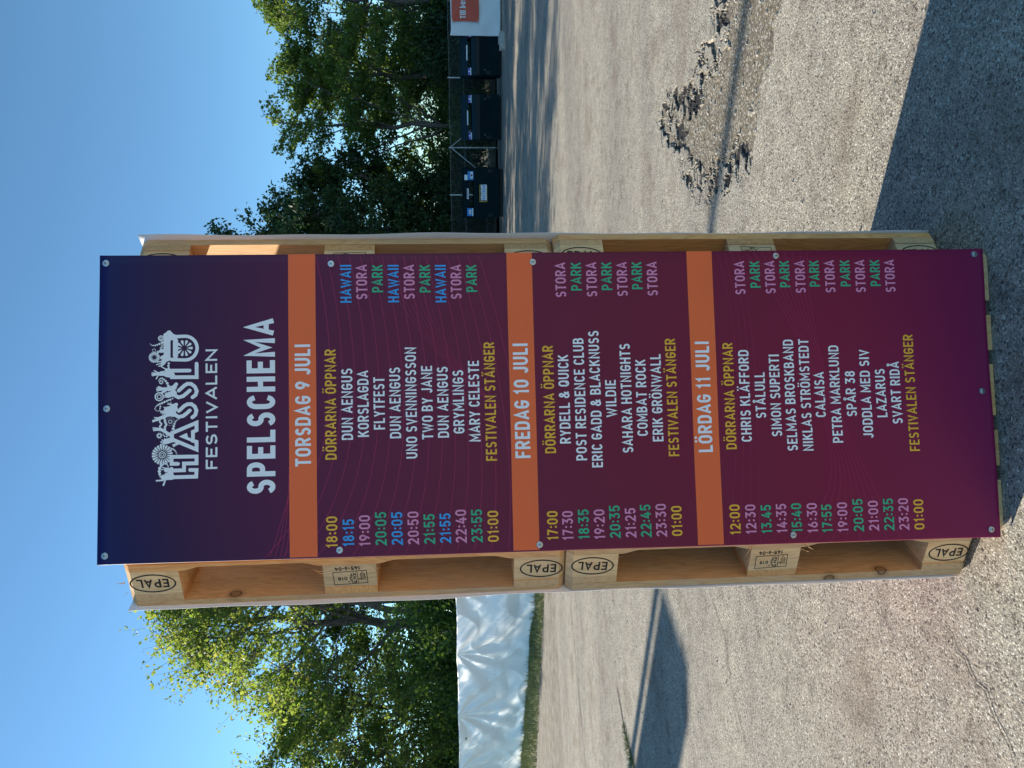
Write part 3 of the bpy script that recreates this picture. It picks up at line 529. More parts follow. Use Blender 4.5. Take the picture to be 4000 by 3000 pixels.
    # woodland floor beyond the fences
    mb = MB(); mb.face([(-14, 22.4, .05), (-.5, 10.4, .05), (2.5, 22.0, .05), (16, 19.0, .05), (40, 14, .05), (40, 60, .05), (-40, 60, .05), (-40, 22.4, .05)])
    tag(mb.build('woodland_floor', simple('leaf_litter', (.06, .055, .025), .95, var=.5, scale=3, bump=.6)), kind='structure')

def grass_blades():
    R_ = np.random.RandomState(3); n = 15000
    s = R_.rand(n)**.8; w = R_.beta(1.2, 1.1, n)
    a = np.stack([-1.0-11.1*s, 9.95+6.3*s], 1); b = np.stack([-1.0-11.5*s+.3, 10.35+10.2*s], 1)
    p = a+(b-a)*w[:, None]
    h = .05+.12*R_.rand(n)*(.5+w); az = R_.rand(n)*6.283; dx = np.cos(az); dy = np.sin(az); ln = R_.randn(n, 2)*.04
    wd = .006
    V = np.zeros((n, 4, 3)); V[:, 0] = np.stack([p[:, 0]-dx*wd, p[:, 1]-dy*wd, np.full(n, .03)], 1); V[:, 1] = np.stack([p[:, 0]+dx*wd, p[:, 1]+dy*wd, np.full(n, .03)], 1)
    V[:, 2] = np.stack([p[:, 0]+dx*wd*.5+ln[:, 0]*.6, p[:, 1]+dy*wd*.5+ln[:, 1]*.6, .03+h*.7], 1); V[:, 3] = np.stack([p[:, 0]+ln[:, 0], p[:, 1]+ln[:, 1], .03+h], 1)
    F = np.arange(n*4).reshape(n, 4)
    me = np_mesh('grass', V.reshape(-1, 3), F)
    return me

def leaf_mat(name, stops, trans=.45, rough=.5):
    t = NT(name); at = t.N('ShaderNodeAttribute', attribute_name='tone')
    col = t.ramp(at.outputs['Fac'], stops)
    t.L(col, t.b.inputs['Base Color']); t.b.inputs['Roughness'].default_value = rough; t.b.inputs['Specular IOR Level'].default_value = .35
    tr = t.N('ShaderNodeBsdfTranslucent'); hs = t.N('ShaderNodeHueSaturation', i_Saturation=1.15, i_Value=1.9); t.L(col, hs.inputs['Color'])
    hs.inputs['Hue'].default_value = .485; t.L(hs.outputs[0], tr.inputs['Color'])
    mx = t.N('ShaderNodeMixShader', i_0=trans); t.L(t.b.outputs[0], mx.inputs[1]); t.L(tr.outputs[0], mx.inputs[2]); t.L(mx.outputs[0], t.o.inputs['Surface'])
    return t.m

def add_tone(me, tones, per):
    at = me.attributes.new('tone', 'FLOAT', 'POINT'); at.data.foreach_set('value', np.repeat(tones, per).astype(np.float32))

# ================================================================ PALLETS
def clipbox(name, L, W, H, clips, cl=.018):
    """board centred on its own origin, grain along x; clips = set of (sx, sy) corners cut at 45 deg"""
    pl = []
    for sx, sy in ((-1, -1), (1, -1), (1, 1), (-1, 1)):
        x, y = sx*L/2, sy*W/2
        if (sx, sy) in clips:
            a = (x-sx*cl, y); b = (x, y-sy*cl)
            pl += [a, b] if sx*sy < 0 else [b, a]
        else: pl.append((x, y))
    # order check: go ccw
    return MB().prism(pl, -H/2, H/2).mesh(name)

def bottom_outer(name, s):
    """bottom board along one long side (s=+-1 is where its outer edge lies), stopped chamfers between the blocks"""
    xs = [0, .018, .135]
    def cut(x):
        c = 0
        for a, b in ((.150, .525), (.675, 1.050)):
            q = min(x-a, b-x)
            if q > 0: c = min(1, q/.055); c = .0115*(c*c*(3-2*c))
        return max(c, .0002)
    for a, b in ((.150, .525), (.675, 1.050)):
        xs += [a+k*.009 for k in range(8)] + [b-k*.009 for k in range(8)]
    xs += [1.065, 1.182, 1.2]; xs = sorted(set(round(x, 4) for x in xs))
    v = []; f = []
    for x in xs:
        c = cut(x); e = .018*max(0, 1-x/.018, 1-(1.2-x)/.018); yo = .05-e
        sec = [(-.05, -.011), (yo, -.011), (yo, .011-c), (yo-c*1.4, .011), (-.05, .011)]
        v += [(x-.6, s*y, z) for y, z in sec]
    n = 5
    for i in range(len(xs)-1):
        for k in range(n):
            q = (i*n+k, i*n+(k+1) % n, (i+1)*n+(k+1) % n, (i+1)*n+k)
            f.append(q if s < 0 else q[::-1])
    e0 = tuple(range(n)); e1 = tuple((len(xs)-1)*n+k for k in range(n))
    f += [e0[::-1] if s < 0 else e0, e1 if s < 0 else e1[::-1]]
    me = bpy.data.meshes.new(name); me.from_pydata(v, [], f)
    bm = bmesh.new(); bm.from_mesh(me); bmesh.ops.recalc_face_normals(bm, faces=bm.faces); bm.to_mesh(me); bm.free()
    return me

ALL4 = {(-1, -1), (1, -1), (1, 1), (-1, 1)}
PM = {}
def pallet_meshes():
    PM['deck_hi'] = clipbox('deck_board', 1.2, .145, .022, {(-1, 1), (1, 1)}); PM['deck_lo'] = clipbox('deck_board', 1.2, .145, .022, {(-1, -1), (1, -1)})
    PM['deck_mid'] = clipbox('deck_board', 1.2, .145, .022, set()); PM['deck_thin'] = clipbox('deck_board', 1.2, .100, .022, set())
    PM['str_a'] = clipbox('stringer_board', .8, .145, .022, {(-1, 1), (1, 1)}); PM['str_b'] = clipbox('stringer_board', .8, .145, .022, {(-1, -1), (1, -1)})
    PM['str_m'] = clipbox('stringer_board', .8, .145, .022, set())
    PM['bot_hi'] = bottom_outer('bottom_board', 1); PM['bot_lo'] = bottom_outer('bottom_board', -1); PM['bot_m'] = clipbox('bottom_board', 1.2, .145, .022, set())
    for sx in (-1, 0, 1):
        for sy in (-1, 0, 1):
            PM['blk', sx, sy] = clipbox('block', .145, .145 if sy == 0 else .100, .078, {(sx, sy)} if sx and sy else set())
    # stamps
    mb = MB(); n = 40
    for k in range(n):
        a, b = 2*math.pi*k/n, 2*math.pi*(k+1)/n
        for (r0_, r1_, zz) in ((.0570, .0612, 0),):
            mb.face([(r0_*math.cos(a), r0_*.47*math.sin(a), zz), (r1_*math.cos(a), (r1_*.47+.0022)*math.sin(a), zz), (r1_*math.cos(b), (r1_*.47+.0022)*math.sin(b), zz), (r0_*math.cos(b), r0_*.47*math.sin(b), zz)])
    tx = text_mb('EPAL', -.042, .042, -.0145, .029, .175, .00005); n0 = len(mb.v); mb.v += tx.v; mb.f += [tuple(i+n0 for i in f) for f in tx.f]
    PM['epal'] = mb.mesh('stamp')
    mb = MB()
    def addt(*a):
        t_ = text_mb(*a); n0 = len(mb.v); mb.v.extend(t_.v); mb.f.extend([tuple(i+n0 for i in f) for f in t_.f])
    ribbon(mb, [(-.040, -.014), (.052, -.014), (.052, .029), (-.040, .029)], .0019, 0, True)
    ribbon(mb, [(-.014, -.014), (-.014, .029)], .0016, .0001)
    addt('PL-', -.010, .014, .017, .0105, .2, .0002); addt('22 018', -.010, .040, .004, .0105, .2, .0002); addt('HT', -.010, .006, -.009, .0105, .2, .0002)
    addt('145-6-04', -.024, .045, -.031, .0125, .19, .0002)
    # wheat-ear mark: leaning ear with hatching, small stem, letters beside it
    ribbon(mb, [(-.036, .018), (-.0335, -.002), (-.027, -.008), (-.022, -.002), (-.024, .020)], .0013, .0002)
    ribbon(mb, [(-.0275, -.008), (-.0275, -.012)], .0013, .0003)
    for k in range(6): ribbon(mb, [(-.034+k*.0002, .001+k*.0035), (-.0235, -.003+k*.0035)], .0010, .0003+k*.00002)
    addt('IPPC', -.0225, -.0155, .012, .004, .2, .0004)
    PM['mark'] = mb.mesh('stamp')

def make_pallet(label, M4, seed, wmats=None, scale=None):
    t = empty('wooden_pallet'); t.matrix_world = M4
    if scale: t.scale = scale
    tag(t, label, 'pallet', 'pallets standing on end under the banners')
    R_ = random.Random(seed)
    W_ = lambda: R_.choice([WOOD, WOOD, WOODG])
    def put(name, me, loc, rz=0, mat=None):
        o = bpy.data.objects.new(name, me); C.objects.link(o); o.parent = t; o.location = loc; o.rotation_euler = (0, 0, rz)
        if not me.materials: me.materials.append(WOOD)
        o.material_slots[0].link = 'OBJECT'; o.material_slots[0].material = mat or W_()
        return o
    for me, y in ((PM['deck_lo'], -.3275), (PM['deck_thin'], -.1635), (PM['deck_mid'], 0), (PM['deck_thin'], .1635), (PM['deck_hi'], .3275)):
        put('deck_board', me, (.6+R_.uniform(-.002, .002), y, .133), 0, WOOD if abs(y) < .3 else None)
    for k, x in enumerate((.0725, .6, 1.1275)):
        put('stringer_board', PM[('str_a', 'str_m', 'str_b')[k]], (x, R_.uniform(-.002, .002), .1108), rad(90), WOODG if k != 1 else WOOD)
    for s, me in ((-1, PM['bot_lo']), (0, PM['bot_m']), (1, PM['bot_hi'])):
        put('bottom_board', me, (.6, s*.35, .0108), 0)
    for i, x in enumerate((.0725, .6, 1.1275)):
        for s in (-1, 0, 1):
            b = put('block', PM['blk', (-1, 0, 1)[i], s], (x, s*.3495 + (s*R_.uniform(-.002, 0)), .0609), 0, WOODB)
            if s:
                st = bpy.data.objects.new('stamp', PM['mark'] if i == 1 else PM['epal']); C.objects.link(st); st.parent = b
                if not st.data.materials: st.data.materials.append(INK)
                st.location = (R_.uniform(-.006, .006), s*(.0504), R_.uniform(-.002, .002)); st.rotation_euler = (rad(90), rad(R_.uniform(-3, 3)), 0 if s < 0 else rad(180))
    nb_ = MB()
    for x in (.04, .105, .57, .63, 1.095, 1.16):
        for y in (-.37, -.32, -.1635, 0, .1635, .32, .37): disc(nb_, x+R_.uniform(-.006, .006), y+R_.uniform(-.006, .006), .0048, .1446, 8)
    nb_.build('nail_heads', DARKSTEEL, t)['kind'] = 'stuff'
    # frayed fibres standing off the sawn edges of the middle and end blocks
    mb = MB()
    for k in range(46):
        s = R_.choice((-1, 1)); bx = R_.choice((.6, .6, .0725, 1.1275)); e = R_.choice((-1, 1))
        p = Vector((bx+e*.0725, s*R_.uniform(.395, .4), R_.uniform(.024, .098)))
        d = Vector((e*R_.uniform(.3, 1), s*R_.uniform(-.1, .6), R_.uniform(-.5, .5))).normalized(); q = Vector((R_.uniform(-1, 1), R_.uniform(-1, 1), R_.uniform(-1, 1)))*.004
        l = R_.uniform(.004, .016)
        mb.tube([p, p+d*l*.5, p+d*l+q], [.0007, .0005, .0001], 3)
    for k in range(9):
        s = R_.choice((-1, 1)); e = R_.choice((-1, 1)); p = Vector((R_.choice((.6, .6, 1.1275))+e*.0725, s*.4, R_.uniform(.004, .06))); l = R_.uniform(.015, .032); a = R_.uniform(-1, 1)
        pts = [p+Vector((e*l*.3*i, s*l*.22*i*(1 if i < 3 else .8), a*.003*i*i)) for i in range(4)]; mb.tube(pts, [.0014, .0012, .0009, .0002], 3)
    f = mb.build('splinters', WOODG, t); f['kind'] = 'stuff'
    return t

# ================================================================ PRINTED BANNER
PRINT = {}
def print_materials():
    t = NT('banner_print'); tc = t.N('ShaderNodeTexCoord'); sx = t.N('ShaderNodeSeparateXYZ'); t.L(tc.outputs['Object'], sx.inputs[0])
    nz = t.N('ShaderNodeTexNoise', i_Scale=1.6, i_Detail=1.0); t.L(tc.outputs['Object'], nz.inputs['Vector'])
    h = t.math('ADD', t.math('MULTIPLY', sx.outputs['Z'], 1/2.41), t.math('MULTIPLY', t.math('SUBTRACT', nz.outputs[0], .5), .10))
    # the middle of the print is a little redder than its sides
    cx = t.math('MULTIPLY', t.math('ABSOLUTE', sx.outputs['X']), .10)
    h = t.math('ADD', h, t.math('SUBTRACT', cx, .02))
    col = t.ramp(h, [(0.0, (.235, .013, .075)), (.2, (.235, .010, .048)), (.42, (.19, .012, .042)), (.6, (.165, .014, .048)), (.76, (.132, .014, .054)), (.87, (.080, .013, .058)), (.94, (.042, .013, .060)), (.985, (.018, .013, .080)), (1.0, (.013, .014, .095))])
    t.L(col, t.b.inputs['Base Color']); t.b.inputs['Roughness'].default_value = .5; t.b.inputs['Specular IOR Level'].default_value = .25
    mp = t.N('ShaderNodeMapping'); mp.inputs['Scale'].default_value = (1100, 1100, 1100); t.L(tc.outputs['Object'], mp.inputs[0])
    wv = t.N('ShaderNodeTexNoise', i_Scale=1.0, i_Detail=0.0); t.L(mp.outputs[0], wv.inputs['Vector'])
    t.L(t.bump(wv.outputs[0], .25, .0003), t.b.inputs['Normal'])
    PRINT['bg'] = t.m
    def ink(n, c, r=.45): PRINT[n] = simple('print_'+n, c, r, var=.03, scale=3, spec=.25)
    ink('white', (.93, .91, .93)); ink('orange', (.97, .165, .05)); ink('yellow', (.95, .48, .05)); ink('pink', (.80, .27, .46)); ink('green', (.05, .44, .23)); ink('blue', (.05, .36, .80))
    ink('line', (.40, .03, .10)); ink('dark', (.030, .013, .050))
    PRINT['back'] = simple('banner_back', (.80, .74, .72), .7, var=.03, scale=4)

def wave(x, z):
    w = .0022*math.sin(x*6.1+z*1.3+.6)*math.sin(z*2.6+.8) + .0012*math.sin(x*13+z*4.1) - .007*math.exp(-(z-.02)/.035)
    w -= .003*math.exp(-(2.41-z)/.05)
    return w
def banner_front():
    zs = np.unique(np.concatenate([np.linspace(.019, .12, 12), np.linspace(.12, 2.409, 92)])); ss = np.linspace(0, 1, 33)
    v = []; f = []; nx = len(ss)+3
    for z in zs:
        tz = (z-.019)/2.39; xl = -.4075+.0137*tz; xr = .3968-.0026*tz
        k = max(0, min(1, (1.30-z)/.10)); wob = .5+.5*math.sin(z*7)*.4+.3*math.exp(-((z-1.2)/.03)**2)
        b = (.003+.009*k*wob)
        row = [(xl+.0005, wave(xl, z)+b*1.0), (xl+.0002, wave(xl, z)+b*.55), (xl+.0012, wave(xl, z)+b*.16)]
        for s in ss:
            x = xl+.0045+(xr-xl-.0045)*s
            row.append((x, wave(x, z)))
        v += [(x, y-.0012, z) for x, y in row]
    for j in range(len(zs)-1):
        for i in range(nx-1):
            a = j*nx+i; f.append((a, a+1, a+nx+1, a+nx))
    me = bpy.data.meshes.new('festival_banner'); me.from_pydata(v, [], f); me.shade_smooth()
    b = link('festival_banner', me, PRINT['bg'])
    so_ = b.modifiers.new('thickness', 'SOLIDIFY'); so_.thickness = .0008; so_.offset = -1; so_.material_offset = 1; so_.material_offset_rim = 1
    me.materials.append(PRINT['back'])
    tag(b, 'tall dark purple festival schedule banner with orange bars, screwed to the front of the pallets', 'banner')
    def lay(mb, name, mat, off):
        # local (x, y) print plane -> world x, z; follows the waves of the sheet
        V = [(x, -.0012-off-z+wave(x, y), y) for x, y, z in mb.v]
        me = bpy.data.meshes.new(name); me.from_pydata(V, [], mb.f)
        # make faces look at the viewer
        bm = bmesh.new(); bm.from_mesh(me)
        fl = [q for q in bm.faces if q.normal.y > 0]
        bmesh.ops.reverse_faces(bm, faces=fl); bm.to_mesh(me); bm.free()
        return link(name, me, mat, b)
    for z0_, z1_ in ((1.8645, 1.9345), (1.2915, 1.3600), (.7960, .8665)):
        mb = MB(); n = 32
        def ex(z): tz = (z-.019)/2.39; return -.4075+.0137*tz+.0045, .3968-.0026*tz
        for i in range(n):
            for j in range(3):
                za = z0_+(z1_-z0_)*j/3; zb = z0_+(z1_-z0_)*(j+1)/3
                P4 = [(ex(za)[0]+(ex(za)[1]-ex(za)[0])*i/n, za), (ex(za)[0]+(ex(za)[1]-ex(za)[0])*(i+1)/n, za), (ex(zb)[0]+(ex(zb)[1]-ex(zb)[0])*(i+1)/n, zb), (ex(zb)[0]+(ex(zb)[1]-ex(zb)[0])*i/n, zb)]
                mb.face([(x, z, 0) for x, z in P4])
        lay(mb, 'colour_bar', PRINT['orange'], .0006)
    cm = dict(w='white', y='yellow', p='pink', g='green', b='blue')
    for s, c, x0, x1, y, h, bo in BAN['T']:
        lay(text_mb(s, x0/1000, x1/1000, y/1000, h/1000, bo), 'lettering', PRINT[cm[c]], .0012)
    # emblem
    mb = MB(); k = 0
    for w, *pts in BAN['st']:
        k += 1; P_ = [(x/1000, y/1000) for x, y in pts]; ribbon(mb, P_, w/1000, k*.000006, False, True)
    for x, y, r in BAN['be']: k += 1; disc(mb, x/1000, y/1000, r/1000, k*.000006, 10)
    for x, y, n, a, c_, w in BAN['fl']:
        for i in range(n):
            k += .3; an = 2*math.pi*(i+.5)/n; ca, sa = math.cos(an), math.sin(an)
            pl = [(a, 0), (a+(c_-a)*.55, w*.75), (c_-w*.6, w), (c_-w*.15, w*.6), (c_, 0), (c_-w*.15, -w*.6), (c_-w*.6, -w), (a+(c_-a)*.55, -w*.75)]
            mb.face([((x+q*ca-r*sa)/1000, (y+q*sa+r*ca)/1000, k*.000006) for q, r in pl])
    for x, y, a, c_ in BAN['rings']: k += 1; annulus(mb, x/1000, y/1000, a/1000, c_/1000, k*.000006)
    em = lay(mb, 'emblem', PRINT['white'], .0012)
    # thin curved lines in the print
    def fam(curves, name='line_art'):
        mb = MB()
        for k, (p0, p1, p2, p3, w) in enumerate(curves):
            pts = []
            for i in range(29):
                t_ = i/28; u_ = 1-t_
                pts.append((u_**3*p0[0]+3*u_*u_*t_*p1[0]+3*u_*t_*t_*p2[0]+t_**3*p3[0], u_**3*p0[1]+3*u_*u_*t_*p1[1]+3*u_*t_*t_*p2[1]+t_**3*p3[1]))
            ribbon(mb, pts, w, (k % 12)*.000025)
        lay(mb, name, PRINT['line'], .0002)
    L = []
    for k in range(16):      # Thursday block: nested arcs
        zr = 1.862-.0285*k; L.append(((.388, zr), (.12, zr-.055-.002*k), (-.20, zr-.06-.004*k), (-.390, zr+.115-.016*k+.02), .0013))
    for k in range(5): L.append(((-.389, 1.985-.013*k), (-.34, 1.965-.010*k), (-.29, 1.955-.008*k), (-.24+.02*k, 1.9355), .0013))
    for k in range(7): L.append(((.388, 1.70-.022*k), (.26, 1.66-.012*k), (.12, 1.56-.004*k), (-.02, 1.40-.002*k), .0008))
    fam(L)
    L = []
    for k in range(9):       # Saturday block: bundle that pinches and fans out
        L.append(((.392, .70-.022*k), (.25, .60-.008*k), (.08, .52-.002*k), (-.06, .50-.006*k), .0011))
        L.append(((-.06, .50-.006*k), (-.20, .48-.010*k), (-.28, .46-.012*k), (-.402, .62-.040*k), .0011))
    for k in range(4): L.append(((.392, .78-.02*k), (.1, .70-.012*k), (-.25, .76-.02*k), (-.402, .785-.03*k), .0008))
    fam(L)
    # screws with washers
    for i, (x, z) in enumerate(BAN['S']):
        mb = MB(); x /= 1000; z /= 1000; n = 16
        def ring(r, h): return [(r*math.cos(2*math.pi*k/n), r*math.sin(2*math.pi*k/n), h) for k in range(n)]
        prof = [(.0085, 0), (.0085, .0012), (.0078, .0017), (.0048, .0018), (.0046, .0030), (.003, .0040)]
        n0 = len(mb.v)
        for r, h in prof: mb.v += ring(r, h)
        for j in range(len(prof)-1):
            for q in range(n): mb.f.append((n0+j*n+q, n0+j*n+(q+1) % n, n0+(j+1)*n+(q+1) % n, n0+(j+1)*n+q))
        mb.f.append(tuple(n0+(len(prof)-1)*n+q for q in range(n)))
        s = mb.build('screw', STEEL, b); s.location = (x, -.0024+wave(x, z), z); s.rotation_euler = (rad(90), 0, 0)
        mb = MB(); a = random.random()*3
        for q in (0, 1):
            c_, s_ = math.cos(a+q*math.pi/2), math.sin(a+q*math.pi/2)
            mb.box((0, 0, .0043+q*.0001), (.005, .0011, .0006), (Vector((c_, s_, 0)), Vector((-s_, c_, 0)), Vector((0, 0, 1))))
        mb.build('drive_slot', DARKSTEEL, s)
    return b

def side_sheet(name, label, P, out, yd, s, near_over):
    """printed sheet on the deck of a side column; seen from the front only as a pale edge"""
    v = []; f = []; zs = np.linspace(.02, 2.406, 60); n = 14
    for z in zs:
        ov = near_over+.003*math.sin(z*5+s)+.002*math.sin(z*17)
        if z > 2.36: ov += (z-2.36)*(.10 if s < 0 else .0)
        for i in range(n+1):
            t_ = -ov+(.80+ov)*(i/n)**1.3
            off = .1452+.001*math.sin(z*4+i)+.0015*math.exp(-(t_+ov)/.02)*(1+.6*math.sin(z*9))
            q = P+yd*t_+out*off; v.append((q.x, q.y, z))
    m_ = n+1
    for j in range(len(zs)-1):
        for i in range(n):
            a = j*m_+i; q = (a, a+1, a+m_+1, a+m_); f.append(q[::-1] if s < 0 else q)
    me = bpy.data.meshes.new(name); me.from_pydata(v, [], f); me.shade_smooth()
    o = link(name, me, PRINT['bg']); me.materials.append(PRINT['back'])
    sm = o.modifiers.new('thickness', 'SOLIDIFY'); sm.thickness = .0009; sm.offset = -1; sm.material_offset = 1; sm.material_offset_rim = 1
    tag(o, label, 'banner')
    return o

def tower():
    pallet_meshes(); print_materials()
    up_ = Vector((0, 0, 1))
    def mat(X, Y, Z, T): m = Matrix((X, Y, Z)).transposed().to_4x4(); m.translation = T; return m
    for z, lb, sd in ((0, 'lower front pallet, its board ends showing under the dark purple banner', 3), (1.2035, 'upper front pallet hidden behind the dark purple banner', 4)):
        make_pallet(lb, mat(up_, Vector((-1, 0, 0)), Vector((0, -1, 0)), Vector((0, .1465, z))), sd, scale=(1, .985, 1))
    cfg = [(-1, .4180, .121, .518, 1.2035, 'upper left pallet with three stamped blocks beside the banner top', 11),
           (-1, .4140, .104, .520, 0.001, 'lower left pallet with frayed middle block, standing on the asphalt', 12),
           (1, .3745, .168, .548, 1.2035, 'upper right pallet with a sunlit patch inside, mostly behind the banner edge', 13),
           (1, .3800, .1495, .545, 0.001, 'lower right pallet behind the banner edge, standing at the rim of the shade', 14)]
    for s, X, Y, a, z, lb, sd in cfg:
        out = Vector((s*math.cos(a), math.sin(a), 0)); yd = Vector((-s*math.sin(a), math.cos(a), 0)); P = Vector((s*X, Y, 0))
        Yl = out.cross(up_); O = P+yd*.4; O.z = z
        make_pallet(lb, mat(up_, Yl, out, O), sd)
    a = .519; P = Vector((-.4160, .111, 0)); side_sheet('side_banner', 'printed sheet on the left side pallets, only its pale edge showing', P, Vector((-math.cos(a), math.sin(a), 0)), Vector((math.sin(a), math.cos(a), 0)), -1, .007)
    a = .547; P = Vector((.3773, .1595, 0)); side_sheet('side_banner', 'printed sheet on the right side pallets, its white edge outlining them', P, Vector((math.cos(a), math.sin(a), 0)), Vector((-math.sin(a), math.cos(a), 0)), 1, .011)
    return banner_front()

# ================================================================ TREES
def bez(a, b, c, n):
    t = np.linspace(0, 1, n)[:, None]; return (1-t)**2*a+2*(1-t)*t*b+t*t*c
class Tubes:
    def __init__(s): s.V = []; s.F = []; s.n = 0
    def add(s, P, r0_, r1_, seg):
        n = len(P); T = np.gradient(P, axis=0); T /= np.linalg.norm(T, axis=1)[:, None]+1e-9
        ref = np.array([.31, .77, .55]); a = np.cross(T, ref); a /= np.linalg.norm(a, axis=1)[:, None]+1e-9; b = np.cross(T, a)
        an = np.arange(seg)*2*np.pi/seg; r = np.linspace(r0_, r1_, n)[:, None, None]
        V = P[:, None]+(a[:, None]*np.cos(an)[None, :, None]+b[:, None]*np.sin(an)[None, :, None])*r
        i, k = np.meshgrid(np.arange(n-1), np.arange(seg), indexing='ij')
        F = np.stack([i*seg+k, i*seg+(k+1) % seg, (i+1)*seg+(k+1) % seg, (i+1)*seg+k], -1).reshape(-1, 4)+s.n
        s.V.append(V.reshape(-1, 3)); s.F.append(F); s.n += n*seg
    def mesh(s, name): return np_mesh(name, np.concatenate(s.V), np.concatenate(s.F), True)

def leaves_mesh(name, P, size, R_, tones, droop=.3):
    n = len(P)
    d = R_.randn(n, 3); d[:, 2] -= droop; d /= np.linalg.norm(d, axis=1)[:, None]
    q = R_.randn(n, 3); q[:, 2] += .8; w = np.cross(d, q); w /= np.linalg.norm(w, axis=1)[:, None]+1e-9
    sz = size*(.6+.8*R_.rand(n))[:, None]
    nn = np.cross(d, w)*sz*.12
    V = np.stack([P, P+d*sz*.55+w*sz*.36+nn, P+d*sz*1.1, P+d*sz*.5-w*sz*.36+nn], 1)
    me = np_mesh(name, V.reshape(-1, 3), np.arange(n*4).reshape(n, 4)); add_tone(me, tones, 4); return me

def tree(label, base, h, zb, R, seed, leafmat, *, twigs=0, nclu=80, nleaf=230, leaf=.085, lean=(0, 0), stems=1, tr=.14, shape=1.0, rc=.62, name='broadleaf_tree', cat='tree', bare=0, asc=.5, group='trees behind the fences', flat=1.0, taper=.85, limbs=9):
    R_ = np.random.RandomState(seed); base = np.array(base, float); T = Tubes()
    top = base+np.array([lean[0], lean[1], h])
    def radius(z): q = np.clip((z-zb)/(h-zb), 0.0, 1); return R*np.sin(np.pi*np.clip(q, .02, .995)**taper)**shape
    axes = []; stemP = []
    for s in range(stems):
        a = R_.rand()*6.28; off = np.array([math.cos(a), math.sin(a), 0])*(.25*R*(s > 0)+(.15 if s else 0))
        b0 = base+off*.25; c0 = base+np.array([lean[0]*.35, lean[1]*.35, h*.5])+off*1.3+np.append(R_.randn(2)*.12, 0); e0 = top*1.0+off*(2.0 if s else 0)*.8-np.array([0, 0, h*.12*s])
        P = bez(b0, c0, e0, 14); P[1:-1] += R_.randn(12, 3)*.05*np.array([1, 1, .3]); T.add(P, tr*(1-.25*s), .018, 8); stemP.append(P)
    limbP = []
    for k in range(limbs*stems):
        S = stemP[k % stems]; q = R_.uniform(.22, .82); i = int(q*13); p0 = S[i]
        hz = (p0[2]-base[2]); az = k*2.399+R_.rand()*.7
        zt = min(h*.96, hz+(h-hz)*R_.uniform(.25, .75)*asc*1.6)
        rr = radius(zt)*R_.uniform(.75, 1.0); ax = base+np.array([lean[0]*zt/h, lean[1]*zt/h, 0])
        p2 = np.array([ax[0]+math.cos(az)*rr, ax[1]+math.sin(az)*rr*flat, base[2]+zt]); p1 = (p0+p2)/2+np.array([math.cos(az), math.sin(az), -.1])*rr*.15+R_.randn(3)*.12
        P = bez(p0, p1, p2, 10); P[1:-1] += R_.randn(8, 3)*.035; r_ = tr*.42*(1-q*.6); T.add(P, r_, .009, 5); limbP.append(P)
    allp = np.concatenate(limbP+stemP)
    LP = []; LT = []
    for k in range(nclu):
        z = zb+(h-zb)*R_.rand()**.9; az = R_.rand()*6.283; rr = radius(z)*R_.rand()**.42
        ax = base[:2]+np.array(lean)*z/h
        c = np.array([ax[0]+math.cos(az)*rr, ax[1]+math.sin(az)*rr*flat, base[2]+z])
        d = np.linalg.norm((allp-c)*np.array([1, 1, .8]), axis=1)+np.where(allp[:, 2] > c[2]-.1, 3.0, 0); a = allp[np.argmin(d)]
        mid = (a+c)/2+np.array([0, 0, .12])+R_.randn(3)*.08
        P = bez(a, mid, c, 6); T.add(P, .016, .006, 4)
        for j in range(twigs):
            oo = np.array([math.cos(az)*.6, math.sin(az)*.6, .9])+R_.randn(3)*.25; oo /= np.linalg.norm(oo); e = c+oo*rc*R_.uniform(1.1, 2.0); tw = bez(P[4], (c+e)/2+R_.randn(3)*.16, e, 7); T.add(tw, .007, .002, 3); LP.append(np.repeat(tw[3:], 4, 0)+R_.randn(16, 3)*.05); LT.append(np.clip(.7+R_.randn(16)*.12, 0, 1))
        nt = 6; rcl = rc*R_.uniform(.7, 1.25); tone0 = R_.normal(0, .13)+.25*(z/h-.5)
        for j in range(nt):
            dr = R_.randn(3); dr[2] = abs(dr[2])*.6+.15; dr /= np.linalg.norm(dr); oo = np.array([math.cos(az), math.sin(az), .3]); dr = dr+oo*.5; dr /= np.linalg.norm(dr)
            e = c+dr*rcl; Q = bez(P[3+j % 3], (c+e)/2+R_.randn(3)*.06, e, 4); T.add(Q, .006, .0018, 3)
            m = int(nleaf/nt*R_.uniform(.6, 1.3)*(1-bare*R_.rand())); tt = R_.rand(m)**.75
            i0 = np.minimum((tt*3).astype(int), 2); fr = (tt*3-i0)[:, None]; pos = Q[i0]*(1-fr)+Q[i0+1]*fr+R_.randn(m, 3)*np.array([.11, .11, .07])*rc*1.5*(1-.4*tt[:, None])
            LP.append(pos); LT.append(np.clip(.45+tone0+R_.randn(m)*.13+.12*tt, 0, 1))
    LP = np.concatenate(LP); LT = np.concatenate(LT)
    o = empty(name, tuple(base)); inv = -base
    tm = T.mesh('trunk'); tm.transform(Matrix.Translation(Vector(inv))); link('trunk', tm, BARK, o)
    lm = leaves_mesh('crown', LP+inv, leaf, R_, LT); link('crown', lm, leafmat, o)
    tag(o, label, cat, group)
    return o

